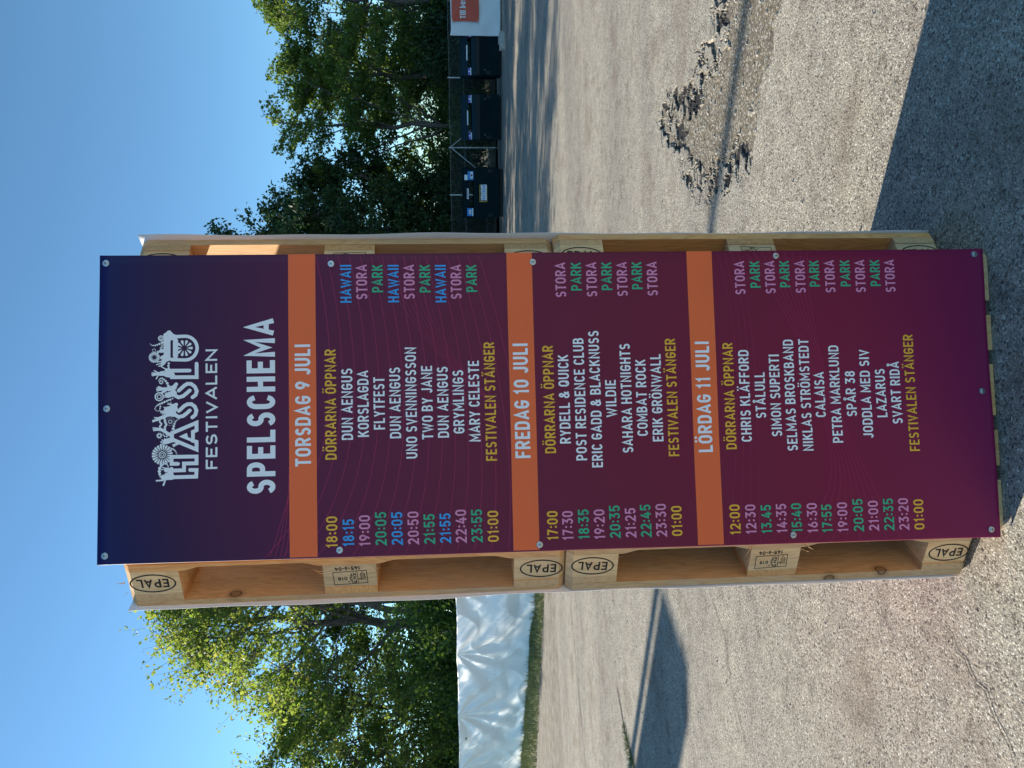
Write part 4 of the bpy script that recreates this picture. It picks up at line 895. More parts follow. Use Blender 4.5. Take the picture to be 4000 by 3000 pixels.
def shrub(label, c, r, h, seed, leafmat, n=9000, leaf=.075, group='undergrowth behind the fences'):
    R_ = np.random.RandomState(seed); c = np.array(c, float); T = Tubes(); LP = []; LT = []
    ns = 60
    for k in range(ns):
        az = R_.rand()*6.283; rr = R_.rand()**.5; e = np.array([math.cos(az)*r[0]*rr, math.sin(az)*r[1]*rr, h*R_.uniform(.3, 1.0)*(1-.3*rr*rr)])
        b = np.array([e[0]*.35, e[1]*.35, 0]); P = bez(b, (b+e)/2+R_.randn(3)*.12, e, 6); T.add(P, .018, .004, 4)
        m = n//ns; tt = .12+.88*R_.rand(m)**.8; i0 = np.minimum((tt*5).astype(int), 4); fr = (tt*5-i0)[:, None]
        LP.append(P[i0]*(1-fr)+P[i0+1]*fr+R_.randn(m, 3)*np.array([.2, .2, .14])); LT.append(np.clip(.45+R_.normal(0, .14)+R_.randn(m)*.12, 0, 1))
    o = empty('shrub', tuple(c)); link('stems', T.mesh('stems'), BARK, o)
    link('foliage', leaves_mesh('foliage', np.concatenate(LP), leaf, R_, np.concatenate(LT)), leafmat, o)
    tag(o, label, 'shrub', group); return o

# ================================================================ FAR OBJECTS
def dumpster(label, loc, rz, L, kind):
    o = empty('waste_container', loc, rz); D = .86; z0, zs, zt = .10, .72, 1.11; sl = .17
    tag(o, label, 'waste container', 'dark green containers by the wire fence')
    mb = MB()
    mb.box((L/2, D/2, (z0+zs-.03)/2+.02), (L, D, zs-.03-z0))
    if kind == 'tall':
        mb.box((L/2, -.012, .52), (L, .024, .14)); mb.box((L/2, -.010, .10), (L, .02, .05))
    mb.build('body', CGREEN, o)
    # hood: shell with slots front and back
    if kind == 'tall': xs0, xs1, za, zb_ = .17*L, .81*L, .825, .925
    else: xs0, xs1, za, zb_ = .205*L, .765*L, .815, .945
    hd = MB(); zc = zs-.03
    def slope(x0, x1, za_, zb2, side):
        def yy(z): q = sl*(z-zs)/(zt-zs); return q if side == 0 else D-q
        th = .014*(1 if side == 0 else -1)
        A = [Vector((x0, yy(za_), za_)), Vector((x1, yy(za_), za_)), Vector((x1, yy(zb2), zb2)), Vector((x0, yy(zb2), zb2))]
        B_ = [p+Vector((0, th, 0)) for p in A]
        n0 = len(hd.v); hd.v += [tuple(p) for p in A+B_]; q = [(0, 1, 2, 3), (7, 6, 5, 4), (0, 4, 5, 1), (1, 5, 6, 2), (2, 6, 7, 3), (3, 7, 4, 0)]
        hd.f += [tuple(n0+i for i in (f if side == 0 else f[::-1])) for f in q]
    for sd in (0, 1):
        slope(0, xs0, zs, zt, sd); slope(xs1, L, zs, zt, sd); slope(xs0, xs1, zs, za, sd); slope(xs0, xs1, zb_, zt, sd)
    hd.box((L/2, D/2, zt+.006), (L+.01, D-2*sl+.02, .014))
    for x in (.008, L-.008):
        n0 = len(hd.v); pr = [(0, zs), (D, zs), (D-sl, zt), (sl, zt)]
        hd.v += [(x-.007, y, z) for y, z in pr]+[(x+.007, y, z) for y, z in pr]; hd.f += [(n0+3, n0+2, n0+1, n0), (n0+4, n0+5, n0+6, n0+7)]+[(n0+i, n0+(i+1) % 4, n0+4+(i+1) % 4, n0+4+i) for i in range(4)]
    hd.box((L/2, .0, zs-.008), (L+.012, .03, .02))
    hd.build('hood', CGREEN_LIT if kind == 'tall' else CGREEN, o)
    if kind == 'tall':
        b = MB(); b.box((L/2, -.003, .655), (L-.02, .012, .10)); b.build('recess_shade', CDARK, o)  # raised black strip paints the shade of a recess below the hood
    sk = MB(); sk.box((L/2, D/2+.03, .052), (L-.06, D-.1, .096)); sk.build('skid', CDARK, o)
    for x in (.075, L-.075):
        p = MB(); p.box((x, -.004, .365), (.085, .02, .13)); p.build('fork_pocket', CDARK, o)
    def onslope(x0, x1, za_, zb2, mat, name, off=.004):
        def yy(z): return sl*(z-zs)/(zt-zs)-off
        m = MB(); m.face([(x0, yy(za_), za_), (x1, yy(za_), za_), (x1, yy(zb2), zb2), (x0, yy(zb2), zb2)]); return m.build(name, mat, o)
    if kind == 'tall':
        onslope(.33*L, .65*L, .925, .955, PWHITE, 'sticker')
        for a, b_ in ((.012, .17), (.815, .985)):
            onslope(a*L, b_*L, .83, .915, PPURPLE, 'sticker'); onslope(a*L, b_*L, .83, .852, PWHITE, 'sticker', .006)
            m = MB(); cx = (a+b_)/2*L; disc(m, 0, 0, .024, 0, 10); q = m.build('sticker', PWHITE, o); q.location = (cx, sl*(.885-zs)/(zt-zs)-.007, .885); q.rotation_euler = (rad(68), 0, 0)
        for x in (.12*L, .9*L):
            m = MB(); m.tube([(x-.02, -.02, .44), (x-.02, -.035, .47), (x+.02, -.035, .47), (x+.02, -.02, .44)], .006, 5); m.build('lifting_hook', STEEL, o)
    else:
        onslope(.76*L, .865*L, .98, 1.065, PWHITE, 'sticker'); onslope(.765*L, .935*L, .82, .975, PBLUE, 'sticker', .005)
        onslope(.795*L, .925*L, .835, .90, PWHITE, 'sticker', .007); onslope(.835*L, .88*L, .85, .885, CDARK, 'sticker', .009)
        onslope(.38*L, .59*L, .952, 1.0, PWHITE, 'sticker'); onslope(.41*L, .57*L, .968, .984, CDARK, 'sticker', .006)
        onslope(.036*L, .197*L, .835, 1.0, PBLUE, 'sticker'); onslope(.036*L, .197*L, .835, .865, PWHITE, 'sticker', .007); onslope(.075*L, .16*L, .885, .945, PWHITE, 'sticker', .007); onslope(.10*L, .125*L, .89, .91, CDARK, 'sticker', .009)
        yf = -.001
        m = MB(); m.face([(.324*L, yf-.002, .45), (.668*L, yf-.002, .45), (.668*L, yf-.002, .655), (.324*L, yf-.002, .655)]); pl = m.build('name_plate', PYELLOW, o)
        m = MB(); m.face([(.338*L, yf-.005, .468), (.655*L, yf-.005, .468), (.655*L, yf-.005, .638), (.338*L, yf-.005, .638)]); m.build('plate_field', CDARK, pl)
        R_ = random.Random(4); ed = []
        for i in range(16): ed.append((.357*L+(.317*L)*i/15, .458+R_.uniform(-.004, .008)))
        for i in range(5): ed.append((.674*L+R_.uniform(-.006, .004), .47+.035*i))
        for i in range(16): ed.append((.674*L-(.317*L)*i/15, .618+R_.uniform(-.010, .008)))
        m = MB(); m.face([(x, yf-.008, z) for x, z in ed]); m.build('torn_label', PWHITE, pl)
        m = text_mb('STENA', .425*L, .675*L, .500, .078, .20); n0 = len(m.v)
        annulus(m, .392*L, .540, .022, .036, 0, 14); disc(m, .392*L, .540, .012, .0001, 8)
        m.v = [(x, yf-.011-z, y) for x, y, z in m.v]
        m.build('lettering', PLBLUE, pl)
    return o

def wire_fence():
    A = Vector((16.0, 18.75, 0)); B_ = Vector((2.0, 22.78, 0)); d = (B_-A).normalized(); Lh = (B_-A).length; H = 1.44
    o = empty('chain_link_fence', tuple(A)); tag(o, 'sagging grey chain-link fence on slim steel posts behind the dark green containers', 'fence')
    mb = MB(); n = int(Lh/.062); zs_ = (.03, H)
    def wire(a, b, r=.0016):
        dd = (b-a).normalized(); s1 = dd.orthogonal().normalized()*r; s2 = dd.cross(s1).normalized()*r
        n0 = len(mb.v)
        for p in (a, b):
            for q in (s1, -s1*.5+s2*.87, -s1*.5-s2*.87): mb.v.append(tuple(p+q))
        mb.f += [(n0, n0+1, n0+4, n0+3), (n0+1, n0+2, n0+5, n0+4), (n0+2, n0, n0+3, n0+5)]
    w = H-.03
    for k in range(-int(w/.062), n):
        for sg in (1, -1):
            x0 = k*.062; x1 = x0+w; z0, z1 = (.03, H)
            a0 = max(x0, 0); b0 = min(x1, Lh)
            if b0 <= a0: continue
            za = z0+(a0-x0); zb_ = z0+(b0-x0)
            if sg < 0: za, zb_ = H-(a0-x0), H-(b0-x0)
            wire(d*a0+Vector((0, 0, za)), d*b0+Vector((0, 0, zb_)))
    m_ = mb.build('wire_mesh', GALV, o); m_['kind'] = 'stuff'
    m = MB(); 
    for z in (.35, 1.0, H):
        pts = [d*(Lh*i/60)+Vector((0, .008, z-.018*math.sin(math.pi*((i % 9)/9)))) for i in range(61)]; m.tube(pts, .003, 4)
    m.build('tension_wire', GALV, o)
    pts = []
    def on(p): return (Vector(p)-A).dot(d)
    ps = [on((10.604, 20.553, 0)), on((8.667, 21.08, 0)), on((7.292, 21.367, 0)), on((5.2, 21.9, 0)), on((3.2, 22.4, 0)), on((12.6, 19.7, 0)), on((14.6, 19.1, 0))]
    for s in ps:
        m = MB(); m.tube([d*s+Vector((0, 0, -.1)), d*s+Vector((0, 0, H+.03))], .022, 8); p = m.build('post', GALV, o)
    s = ps[1]
    for q in (-1.05, 1.05):
        m = MB(); m.tube([d*s+Vector((0, -.03, H-.02)), d*(s+q)+Vector((0, -.05, .10))], .016, 6); m.build('brace', GALV, o)
    return o

def sheeting(A, B_, z0f, H, nx, nz, fn, mat, name, parent):
    A = Vector(A); B_ = Vector(B_); d = (B_-A).normalized(); L = (B_-A).length; nrm = Vector((d.y, -d.x, 0))
    if nrm.y > 0: nrm = -nrm
    v = []; f = []
    for j in range(nz+1):
        t = j/nz
        for i in range(nx+1):
            x = L*i/nx; zb_ = z0f(x); z = zb_+(H(x)-zb_)*t
            v.append(tuple(A+d*x+nrm*fn(x, z, t)+Vector((0, 0, z))))
    for j in range(nz):
        for i in range(nx):
            a = j*(nx+1)+i; q = (a, a+1, a+nx+2, a+nx+1); f.append(q if (d.x > 0) else q[::-1])
    me = bpy.data.meshes.new(name); me.from_pydata(v, [], f); me.shade_smooth()
    o = link(name, me, mat, parent); s = o.modifiers.new('thickness', 'SOLIDIFY'); s.thickness = .001
    return o, A, d, nrm

def vn(x, y, s):
    r = 0
    i = math.floor(x); j = math.floor(y); fx = x-i; fy = y-j; fx = fx*fx*(3-2*fx); fy = fy*fy*(3-2*fy)
    def h(a, b): q = math.sin(a*127.1+b*311.7+s*74.7)*43758.5453; return q-math.floor(q)
    return (h(i, j)*(1-fx)+h(i+1, j)*fx)*(1-fy)+(h(i, j+1)*(1-fx)+h(i+1, j+1)*fx)*fy

def left_fence():
    o = empty('sheeted_fence', (0, 0, 0)); tag(o, 'waist-high barrier wrapped in wrinkled glossy white plastic sheeting along the grass verge', 'fence')
    A = (-1.2, 10.335, 0); B_ = (-11.5, 19.5, 0)
    ties = [2.1, 4.15, 6.4, 8.7, 10.9, 13.2]
    def H(x):
        k = min(abs(x-t) for t in ties+[0, 13.8]); return 1.525-.016*min(1, k/.9)+.006*vn(x*3, 1, 4)
    def z0f(x): return .07+.06*vn(x*1.1, 3, 7)+.03*vn(x*4, 5, 9)
    def fn(x, z, t):
        w = .045*(vn(x*1.5, z*1.8, 1)-.5)+.020*(vn(x*3.5+z*2, z*3.5, 2)-.5)
        # creases running down and sideways from each tie
        for k, tp in enumerate(ties):
            dx = x-tp; dz = 1.52-z; r = math.hypot(dx, dz)+.02
            if r < 1.9:
                an = math.atan2(dx, dz); w += .030*math.sin(an*(9+k % 3)+k*1.7+.6*vn(r*2, an*2, k))*min(1, r*1.6)*max(0, 1-r/1.9)
        # rows of small printed/ribbed dimples in the material
        g = .5+.5*math.sin((z-.9)*2*math.pi/.16); band = math.exp(-((z-.80-.25*(vn(x*.5, 0, 3)-.5))/.30)**2)
        w += .0065*band*math.sin(x*2*math.pi/.075)*(g**1.5)*(.4+vn(x*1.3, z*2, 11))
        rg = lambda a, b, s_: (1-abs(2*vn(a, b, s_)-1))**3
        w += .026*rg(x*1.1+z*.9, z*1.1-x*.5, 41)+.007*rg(x*2.4-z*1.6, z*2.2+x*.8, 42)
        # loose folded bulges
        w += .07*max(0, vn(x*1.05+.3, z*1.4+9, 21)-.62)*2.2
        w += .05*math.exp(-(z-.08)/.10)*(vn(x*2.2, 2, 31)-.35)
        return .03+w
    s, A_, d, nrm = sheeting(A, B_, z0f, H, 560, 84, fn, SHEET, 'sheet', o)
    m = MB(); m.tube([A_+d*(i*.25)+Vector((0, 0, H(i*.25)-.006)) for i in range(56)], .008, 6); m.build('top_cord', SHEETW, o)
    for t in ties+[.05]:
        m = MB(); m.tube([A_+d*t+nrm*-.02+Vector((0, 0, -.02)), A_+d*t+nrm*-.02+Vector((0, 0, 1.5))], .02, 8); p = m.build('post', GALV, o)
        m = MB(); m.box(A_+d*t+nrm*.04+Vector((0, 0, .03)), (.10, .42, .05), (d, nrm, Vector((0, 0, 1)))); m.build('foot', GALV, p)
    return o

def right_barrier():
    A = (10.531, 17.871, 0); B_ = (15.2, 16.12, 0)
    o = empty('sheeted_barrier', (0, 0, 0)); tag(o, 'barrier draped in smooth white cloth in the shade, right of the dark green containers', 'fence')
    def z0f(x): return .035+.012*vn(x*2, 1, 5)
    def H(x): return 1.365+.035*math.exp(-x/.08)-.012*vn(x*1.2, 0, 2)
    def fn(x, z, t): return .02+.030*(vn(x*1.3, z*1.6, 3)-.5)+.010*math.sin((x*1.0+z*1.2)*9)*vn(x*2, z*2, 8)+.03*math.exp(-x/.05)*math.sin(z*14)*.5+.03*max(0, .35-z)*math.sin(x*5)
    s, A_, d, nrm = sheeting(A, B_, z0f, H, 220, 60, fn, SHEETW, 'cloth', o)
    for t in (.12, 1.6, 3.1, 4.6):
        m = MB(); m.tube([A_+d*t-nrm*.03+Vector((0, 0, .0)), A_+d*t-nrm*.03+Vector((0, 0, 1.34))], .022, 8); m.build('post', GALV, o)
    # printed sign hung on it
    X0 = .33; W_ = 2.3; z0, z1 = .62, 1.335
    v = []; f = []; nx, nz = 60, 18
    def off(x, z): return .055+.010*(vn(x*2.2, z*3, 13)-.5)+.012*max(0, 1-abs((z-1.33)+(x-X0)*.55)/.06)+.008*max(0, 1-abs((z-.9)-(x-X0-.35)*.7)/.05)
    for j in range(nz+1):
        for i in range(nx+1):
            z = z0+(z1-z0)*j/nz+(-.010*math.sin(math.pi*i/nx*4)*(1-j/nz)); x = X0+W_*i/nx+.02*math.sin(math.pi*j/nz)*(1 if i == 0 else 0)
            v.append(tuple(A_+d*x+nrm*off(x, z)+Vector((0, 0, z))))
    for j in range(nz):
        for i in range(nx): a = j*(nx+1)+i; f.append((a, a+1, a+nx+2, a+nx+1))
    me = bpy.data.meshes.new('hanging_sign'); me.from_pydata(v, [], f); me.shade_smooth(); b = link('hanging_sign', me, PRED)
    tag(b, 'orange-red vinyl sign starting "Till bu" hung on the white draped barrier', 'sign')
    t_ = text_mb('Till bus', X0+.085, X0+.56, .968, .145, .20)
    t_.v = [tuple(A_+d*x+nrm*(off(x, y)+.006+z)+Vector((0, 0, y))) for x, y, z in t_.v]; t_.build('lettering', PWHITE, b)
    for i in range(4):
        for z in (z0+.02, z1-.02):
            m = MB(); disc(m, 0, 0, .013, 0, 10); x = X0+.03+i*(W_-.06)/3; e = m.build('eyelet', STEEL, b); e.location = A_+d*x+nrm*(off(x, z)+.006)+Vector((0, 0, z)); e.rotation_euler = (rad(90), 0, math.atan2(d.y, d.x))
    # concrete foot
    P = Vector((9.99, 17.10, 0)); m = MB(); m.box((0, 0, .06), (.42, .26, .12)); m.box((.03, 0, .135), (.20, .20, .03))
    c = m.build('concrete_foot', CONC, None); c.location = P; c.rotation_euler = (0, 0, -.35); tag(c, 'pale concrete foot block under the corner of the white draped barrier', 'concrete block')

def lamp_post():
    """stands left of the picture; its shadow falls across the asphalt"""
    B0 = Vector((-8.9, 8.62, 0)); o = empty('banner_pole', tuple(B0)); tag(o, 'tall slim pole with one upright banner, left of the view, its shadow crossing the asphalt', 'pole')
    m = MB(); m.tube([(0, 0, 0), (0, 0, 3.5), (0, 0, 7.6)], [.075, .062, .05], 10); m.build('pole', GALV, o)
    sd_ = Vector((-.539, -.842, 0))      # square to the sunlight, towards the viewer's side
    v = []; n = 16
    A = []
    for i in range(n+1):
        z = 1.6+(4.37-1.6)*i/n; w = .86 if z < 4.2 else .86-.2*((z-4.2)/.17)
        A.append((z, max(w, .06)))
    m = MB()
    for i in range(n):
        for sgn in (1,):
            (z0, w0), (z1, w1) = A[i], A[i+1]; g = .12
            m.face([sd_*g+Vector((0, 0, z0)), sd_*(g+w0)+Vector((0, 0, z0)), sd_*(g+w1)+Vector((0, 0, z1)), sd_*g+Vector((0, 0, z1))])
    b = m.build('banner_cloth', SHEETW, o); s = b.modifiers.new('t', 'SOLIDIFY'); s.thickness = .004
    for z in (1.62, 3.0, 4.34):
        m = MB(); m.tube([(0, 0, z), tuple(sd_*(.28)+Vector((0, 0, z)))], .012, 6); m.build('bracket', GALV, o)

def crack(pts, w, seed, name='crack'):
    R_ = random.Random(seed); P = [Vector((x, y)) for x, y in pts]; Q = []
    for a, b in zip(P[:-1], P[1:]):
        n = max(2, int((b-a).length/.035)); pr = Vector((-(b-a).y, (b-a).x)).normalized()
        for i in range(n): Q.append(a+(b-a)*i/n+pr*R_.gauss(0, .009))
    Q.append(P[-1]); mb = MB()
    for i in range(len(Q)-1):
        t = (Q[i+1]-Q[i]).normalized(); n_ = Vector((-t.y, t.x)); e = lambda k: w*(.35+.65*math.sin(math.pi*(k+.5)/len(Q)))*R_.uniform(.5, 1.2)/2
        a, b = e(i), e(i+1)
        mb.face([(Q[i]-n_*a).to_3d()+Vector((0, 0, .004)), (Q[i+1]-n_*b).to_3d()+Vector((0, 0, .004)), (Q[i+1]+n_*b).to_3d()+Vector((0, 0, .004)), (Q[i]+n_*a).to_3d()+Vector((0, 0, .004))])
    o = mb.build(name, CRACKM); tag(o, kind='structure'); return o

def loose_stones():
    R_ = np.random.RandomState(12); V = []; F = []; n = 0
    pts = [(R_.uniform(1.25, 2.4), R_.uniform(1.35, 3.0), R_.uniform(.004, .013)) for _ in range(260)]+[(R_.uniform(-3, 3.4), R_.uniform(-.2, 6), R_.uniform(.003, .008)) for _ in range(500)]
    for x, y, r in pts:
        k = 6; a = R_.rand()*6.28; an = a+np.arange(k)*2*np.pi/k
        lo = np.stack([x+np.cos(an)*r*R_.uniform(.8, 1.3, k), y+np.sin(an)*r*R_.uniform(.6, 1.0, k), np.full(k, -.012 if (1.25 < x < 2.4 and 1.35 < y < 3) else -.001)], 1)
        hi = np.stack([x+np.cos(an)*r*.6*R_.uniform(.7, 1.2, k), y+np.sin(an)*r*.55*R_.uniform(.7, 1.2, k), lo[:, 2]+r*R_.uniform(.8, 1.3, k)], 1)
        for i in range(k): F.append((n+i, n+(i+1) % k, n+k+(i+1) % k)); F.append((n+i, n+k+(i+1) % k, n+k+i))
        for i in range(1, k-1): F.append((n+k, n+k+i, n+k+i+1))
        V += [lo, hi]; n += 2*k
    me = np_mesh('loose_stones', np.concatenate(V), np.array(F)); o = link('loose_stones', me, simple('stone', (.34, .31, .27), .9, var=.5, scale=30)); tag(o, 'loose grit and small stones scattered on the asphalt', 'gravel', kind='stuff')

# ================================================================ BUILD
build_ground()
GALV = simple('galvanised_steel', (.42, .45, .47), .45, .7, var=.15, scale=20)
CGREEN = simple('container_green', (.003, .014, .018), .8, .0, var=.25, scale=3, spec=.12); CGREEN_LIT = simple('container_green_skylit', (.006, .026, .038), .7, .0, var=.15, scale=3, spec=.2)  # second green is lightened to paint sky light on the sloping hoods
CDARK = simple('container_black', (.008, .009, .011), .7); PWHITE = simple('sticker_white', (.78, .80, .80), .5, var=.04); PPURPLE = simple('sticker_purple', (.17, .12, .42), .5, var=.05)
PBLUE = simple('sticker_blue', (.05, .26, .60), .5, var=.05); PLBLUE = simple('logo_blue', (.07, .30, .75), .5, var=.05); PYELLOW = simple('plate_yellow', (.62, .42, .06), .5, var=.05)
PRED = simple('sign_red', (.62, .085, .05), .5, var=.05, scale=3); CONC = simple('concrete', (.42, .40, .36), .9, var=.2, scale=12, bump=.3)
SHEET = simple('white_plastic', (.88, .88, .87), .42, var=.02, scale=3, spec=.6); SHEETW = simple('white_cloth', (.78, .79, .80), .7, var=.03, scale=3)
CRACKM = simple('crack_dirt', (.06, .052, .045), .95, var=.5, scale=90)
bk = NT('bark'); tcb = bk.N('ShaderNodeTexCoord'); mpb = bk.N('ShaderNodeMapping'); mpb.inputs['Scale'].default_value = (14, 14, 2.5); bk.L(tcb.outputs['Object'], mpb.inputs[0])
nb = bk.N('ShaderNodeTexNoise', i_Scale=1.5, i_Detail=6.0); bk.L(mpb.outputs[0], nb.inputs['Vector'])
bk.L(bk.ramp(nb.outputs[0], [(.3, (.045, .036, .03)), (.6, (.13, .11, .095)), (.8, (.20, .18, .16))]), bk.b.inputs['Base Color']); bk.b.inputs['Roughness'].default_value = .9; bk.L(bk.bump(nb.outputs[0], .7, .02), bk.b.inputs['Normal'])
BARK = bk.m
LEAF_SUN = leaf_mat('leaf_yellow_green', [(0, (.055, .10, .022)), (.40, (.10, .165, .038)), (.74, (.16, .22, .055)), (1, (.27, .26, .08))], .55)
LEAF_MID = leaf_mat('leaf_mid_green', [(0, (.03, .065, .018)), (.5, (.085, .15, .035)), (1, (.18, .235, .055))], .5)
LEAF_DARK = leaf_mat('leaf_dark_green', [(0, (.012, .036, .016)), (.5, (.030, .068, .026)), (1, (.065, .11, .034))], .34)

BANNER = tower()

left_fence(); wire_fence(); right_barrier(); lamp_post()
rz = math.atan2(-.458, 1.245)
dumpster('dark green waste container with blue stickers and a torn STENA label, nearest the pallets', (5.882, 18.947, 0), rz, 1.335, 'low')
dumpster('middle dark green waste container with purple stickers, between the two wire fence posts', (8.047, 18.808, 0), rz, 1.19, 'tall')
dumpster('dark green waste container half hidden behind the white draped barrier', (9.608, 18.219, 0), rz+.02, 1.19, 'tall')

# trees: left of the tower
tree('tall yellow-green tree with several stems just left of the pallet tower', (-4.9, 17.1, 0), 8.4, 1.6, 2.75, 21, LEAF_SUN, nclu=200, nleaf=165, leaf=.088, lean=(.65, .3), stems=3, tr=.17, shape=.8, rc=.62, asc=.95, bare=.55, taper=.75, limbs=8, twigs=2)
tree('yellow-green tree with bare twig tips at the left edge of the photo', (-8.9, 18.2, 0), 6.6, 1.5, 2.8, 22, LEAF_SUN, nclu=160, nleaf=170, leaf=.085, lean=(-.2, 0), stems=2, tr=.15, shape=.7, rc=.62, asc=.9, bare=.5, taper=.8, limbs=9, twigs=1)
tree('green tree standing between the two yellow-green trees and behind them', (-7.4, 19.6, 0), 6.3, 1.0, 2.9, 23, LEAF_MID, nclu=150, nleaf=220, leaf=.09, stems=2, tr=.10, shape=.6, asc=.8, bare=.3)
tree('green tree hidden behind the left half of the pallet tower', (-2.4, 19.8, 0), 7.4, 1.5, 2.7, 24, LEAF_MID, nclu=90, nleaf=220, leaf=.095, stems=1, tr=.13, shape=.6, asc=.7)
tree('tree beyond the left edge of the photo that shades the sheeted fence', (-12.8, 20.6, 0), 6.8, 1.5, 2.6, 25, LEAF_SUN, nclu=80, nleaf=200, leaf=.09, stems=2, tr=.12, shape=.6, asc=.8, bare=.4)
# trees: right of the tower
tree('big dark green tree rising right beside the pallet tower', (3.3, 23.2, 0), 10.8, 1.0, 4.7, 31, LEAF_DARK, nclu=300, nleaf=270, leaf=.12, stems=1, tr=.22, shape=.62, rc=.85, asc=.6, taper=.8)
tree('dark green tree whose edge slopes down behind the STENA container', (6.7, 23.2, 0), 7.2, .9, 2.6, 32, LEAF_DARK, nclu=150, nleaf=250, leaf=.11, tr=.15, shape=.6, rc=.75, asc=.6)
tree('open-crowned tree with a visible straight trunk above the middle container', (9.95, 22.3, 0), 6.9, 3.0, 1.75, 33, LEAF_MID, nclu=56, nleaf=190, leaf=.10, tr=.105, shape=.6, rc=.55, asc=.7, bare=.2, limbs=8)
tree('light green tree behind the third container, second from the right edge', (11.7, 22.6, 0), 6.7, 1.8, 1.8, 34, LEAF_MID, nclu=80, nleaf=210, leaf=.10, tr=.12, shape=.6, rc=.6, asc=.8, bare=.2)
tree('pale green tree rising above the white draped barrier', (13.6, 21.4, 0), 7.0, 1.8, 1.9, 35, LEAF_MID, nclu=80, nleaf=200, leaf=.095, tr=.12, shape=.6, rc=.6, asc=.8, bare=.3)
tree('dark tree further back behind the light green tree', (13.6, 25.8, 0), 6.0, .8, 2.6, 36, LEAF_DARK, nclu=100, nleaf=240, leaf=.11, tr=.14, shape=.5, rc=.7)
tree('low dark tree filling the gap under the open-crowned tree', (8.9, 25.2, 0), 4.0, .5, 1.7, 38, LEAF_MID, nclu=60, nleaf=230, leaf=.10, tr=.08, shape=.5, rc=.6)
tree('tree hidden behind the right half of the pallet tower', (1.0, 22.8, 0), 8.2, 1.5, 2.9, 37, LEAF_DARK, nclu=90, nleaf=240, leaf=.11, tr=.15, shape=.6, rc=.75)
for i, (x, y, rx, ry, h, m) in enumerate([(5.2, 23.3, 1.6, .8, 3.4, 0), (7.7, 22.6, 1.5, .8, 2.9, 0), (10.0, 22.5, 1.6, .8, 2.7, 1), (12.3, 21.4, 1.6, .8, 3.3, 0), (14.7, 20.6, 1.5, .7, 2.6, 1), (7.6, 24.6, 1.6, .9, 3.5, 0), (12.6, 24.2, 1.7, .9, 3.9, 0), (14.6, 23.2, 2.0, .9, 3.9, 1), (2.4, 23.4, 1.5, .8, 2.8, 0)]):
    shrub(['bush behind the wire fence, right of the pallet tower', 'bush behind the wire fence, between the first and second containers', 'bush behind the wire fence, behind the middle container', 'bush behind the third container', 'bush behind the white draped barrier', 'tall bush deep in the wood behind the middle container', 'tall bush deep in the wood behind the third container', 'tall bush deep in the wood above the white barrier', 'bush hidden behind the pallet tower'][i], (x, y, 0), (rx, ry), h, 60+i, LEAF_MID if m else LEAF_DARK, n=13000, leaf=.10)
for i, (x, y, h) in enumerate([(-3.3, 14.2, 3.1), (-5.0, 15.5, 3.2), (-6.5, 16.7, 3.2), (-8.0, 18.0, 3.3), (-9.6, 19.3, 3.2), (-1.6, 13.0, 2.4)]):
    shrub(['hedge bush behind the white sheeting, next to the pallet tower', 'hedge bush behind the white sheeting, under the multi-stemmed tree', 'hedge bush behind the white sheeting, in the middle of it', 'taller hedge bush behind the white sheeting, near the left edge', 'hedge bush behind the white sheeting at the very left edge', 'hedge bush hidden behind the left side of the pallet tower'][i], (x, y, 0), (1.35, .6), h, 80+i, LEAF_MID, n=14000, leaf=.085)

gb = link('grass', grass_blades(), simple('grass_blade', (.28, .28, .10), .6, var=.4, scale=3)); tag(gb, 'short sunlit grass along the foot of the white sheeting', 'grass', kind='stuff')
loose_stones()
crack([(-2.55, 5.35), (-2.70, 5.18), (-2.85, 5.083), (-3.03, 4.72), (-3.3, 4.4)], .045, 1)
crack([(-.98, 2.60), (-1.05, 2.53), (-1.273, 2.283), (-1.523, 2.217), (-1.8, 2.0)], .006, 2)
crack([(-.72, .30), (-.777, .23), (-.899, .102), (-1.02, .02)], .005, 3)
crack([(-1.20, 1.47), (-1.284, 1.478), (-1.42, 1.50)], .005, 4)
crack([(6.6, 12.9), (6.308, 13.17), (5.863, 13.601), (5.5, 13.7)], .03, 5)
crack([(3.95, 11.65), (3.807, 11.577), (3.513, 11.429), (3.2, 11.5)], .03, 6)
crack([(-2.2, 8.3), (-4.5, 7.2)], .02, 7)
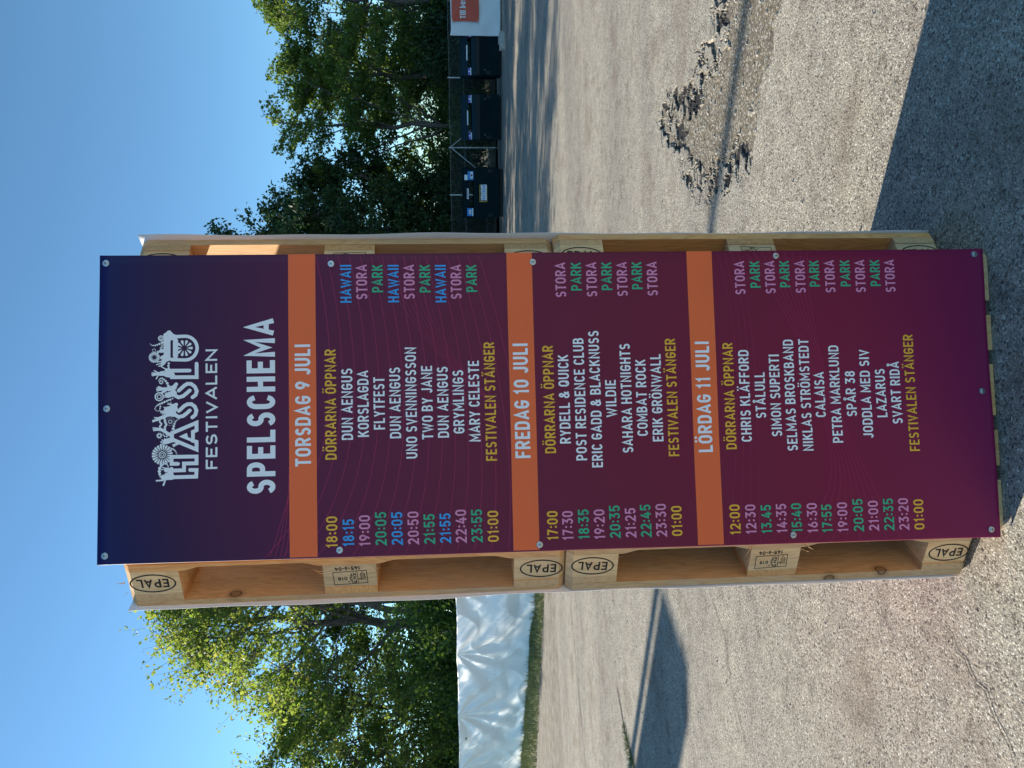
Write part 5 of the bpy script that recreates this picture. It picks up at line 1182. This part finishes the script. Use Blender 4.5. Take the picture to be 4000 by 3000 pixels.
# weeds in the long crack
R_ = np.random.RandomState(9); n = 420; s = R_.rand(n); px_ = -2.78-.42*s+R_.randn(n)*.025; py_ = 5.10-.62*s+R_.randn(n)*.02
h = .02+.05*R_.rand(n)*np.sin(np.pi*np.clip(s, .1, .9)); ln = R_.randn(n, 2)*.02; wd = .0022; az = R_.rand(n)*6.28
V = np.zeros((n, 4, 3)); V[:, 0] = np.stack([px_-np.cos(az)*wd, py_-np.sin(az)*wd, np.zeros(n)], 1); V[:, 1] = np.stack([px_+np.cos(az)*wd, py_+np.sin(az)*wd, np.zeros(n)], 1)
V[:, 2] = np.stack([px_+ln[:, 0]*.6+np.cos(az)*wd*.7, py_+ln[:, 1]*.6, h*.7], 1); V[:, 3] = np.stack([px_+ln[:, 0], py_+ln[:, 1], h], 1)
wd_ = link('weeds', np_mesh('weeds', V.reshape(-1, 3), np.arange(n*4).reshape(n, 4)), simple('weed', (.10, .16, .03), .6, var=.3)); tag(wd_, 'green weeds growing from the crack in the asphalt at the left', 'weeds', kind='stuff')
# scrap lying along the fence foot
for (x, y, z, L, rzz, ry, w, lb) in [(8.95, 19.9, .06, .62, -.35, 0, .06, 'grey timber offcut lying under the wire fence between two containers'), (7.45, 20.3, .05, .55, -.35, 0, .05, 'low timber edge piece lying left of the middle container')]:
    m = MB(); m.box((0, 0, 0), (L, .09, w)); m.box((L*.22, 0, w*.5+.006), (L*.3, .07, .012)); t = m.build('timber_offcut', CONC); t.location = (x, y, z); t.rotation_euler = (0, ry, rzz); tag(t, lb, 'timber')
m = MB(); m.tube([(5.55, 19.35, .02), (5.35, 19.45, .06), (5.15, 19.35, .20), (4.7, 19.6, .17)], .012, 5); t = m.build('bent_stick', WOODG); tag(t, 'thin pale bent stick on the ground beside the STENA container', 'stick')
m = MB(); m.tube([(9.0, 19.75, .04), (8.85, 19.6, .25), (8.72, 19.5, .42)], .010, 5); m.tube([(8.85, 19.6, .25), (8.80, 19.65, .36)], .006, 4); t = m.build('broken_branch', WOODG); tag(t, 'broken pale branch leaning on the middle container', 'branch')
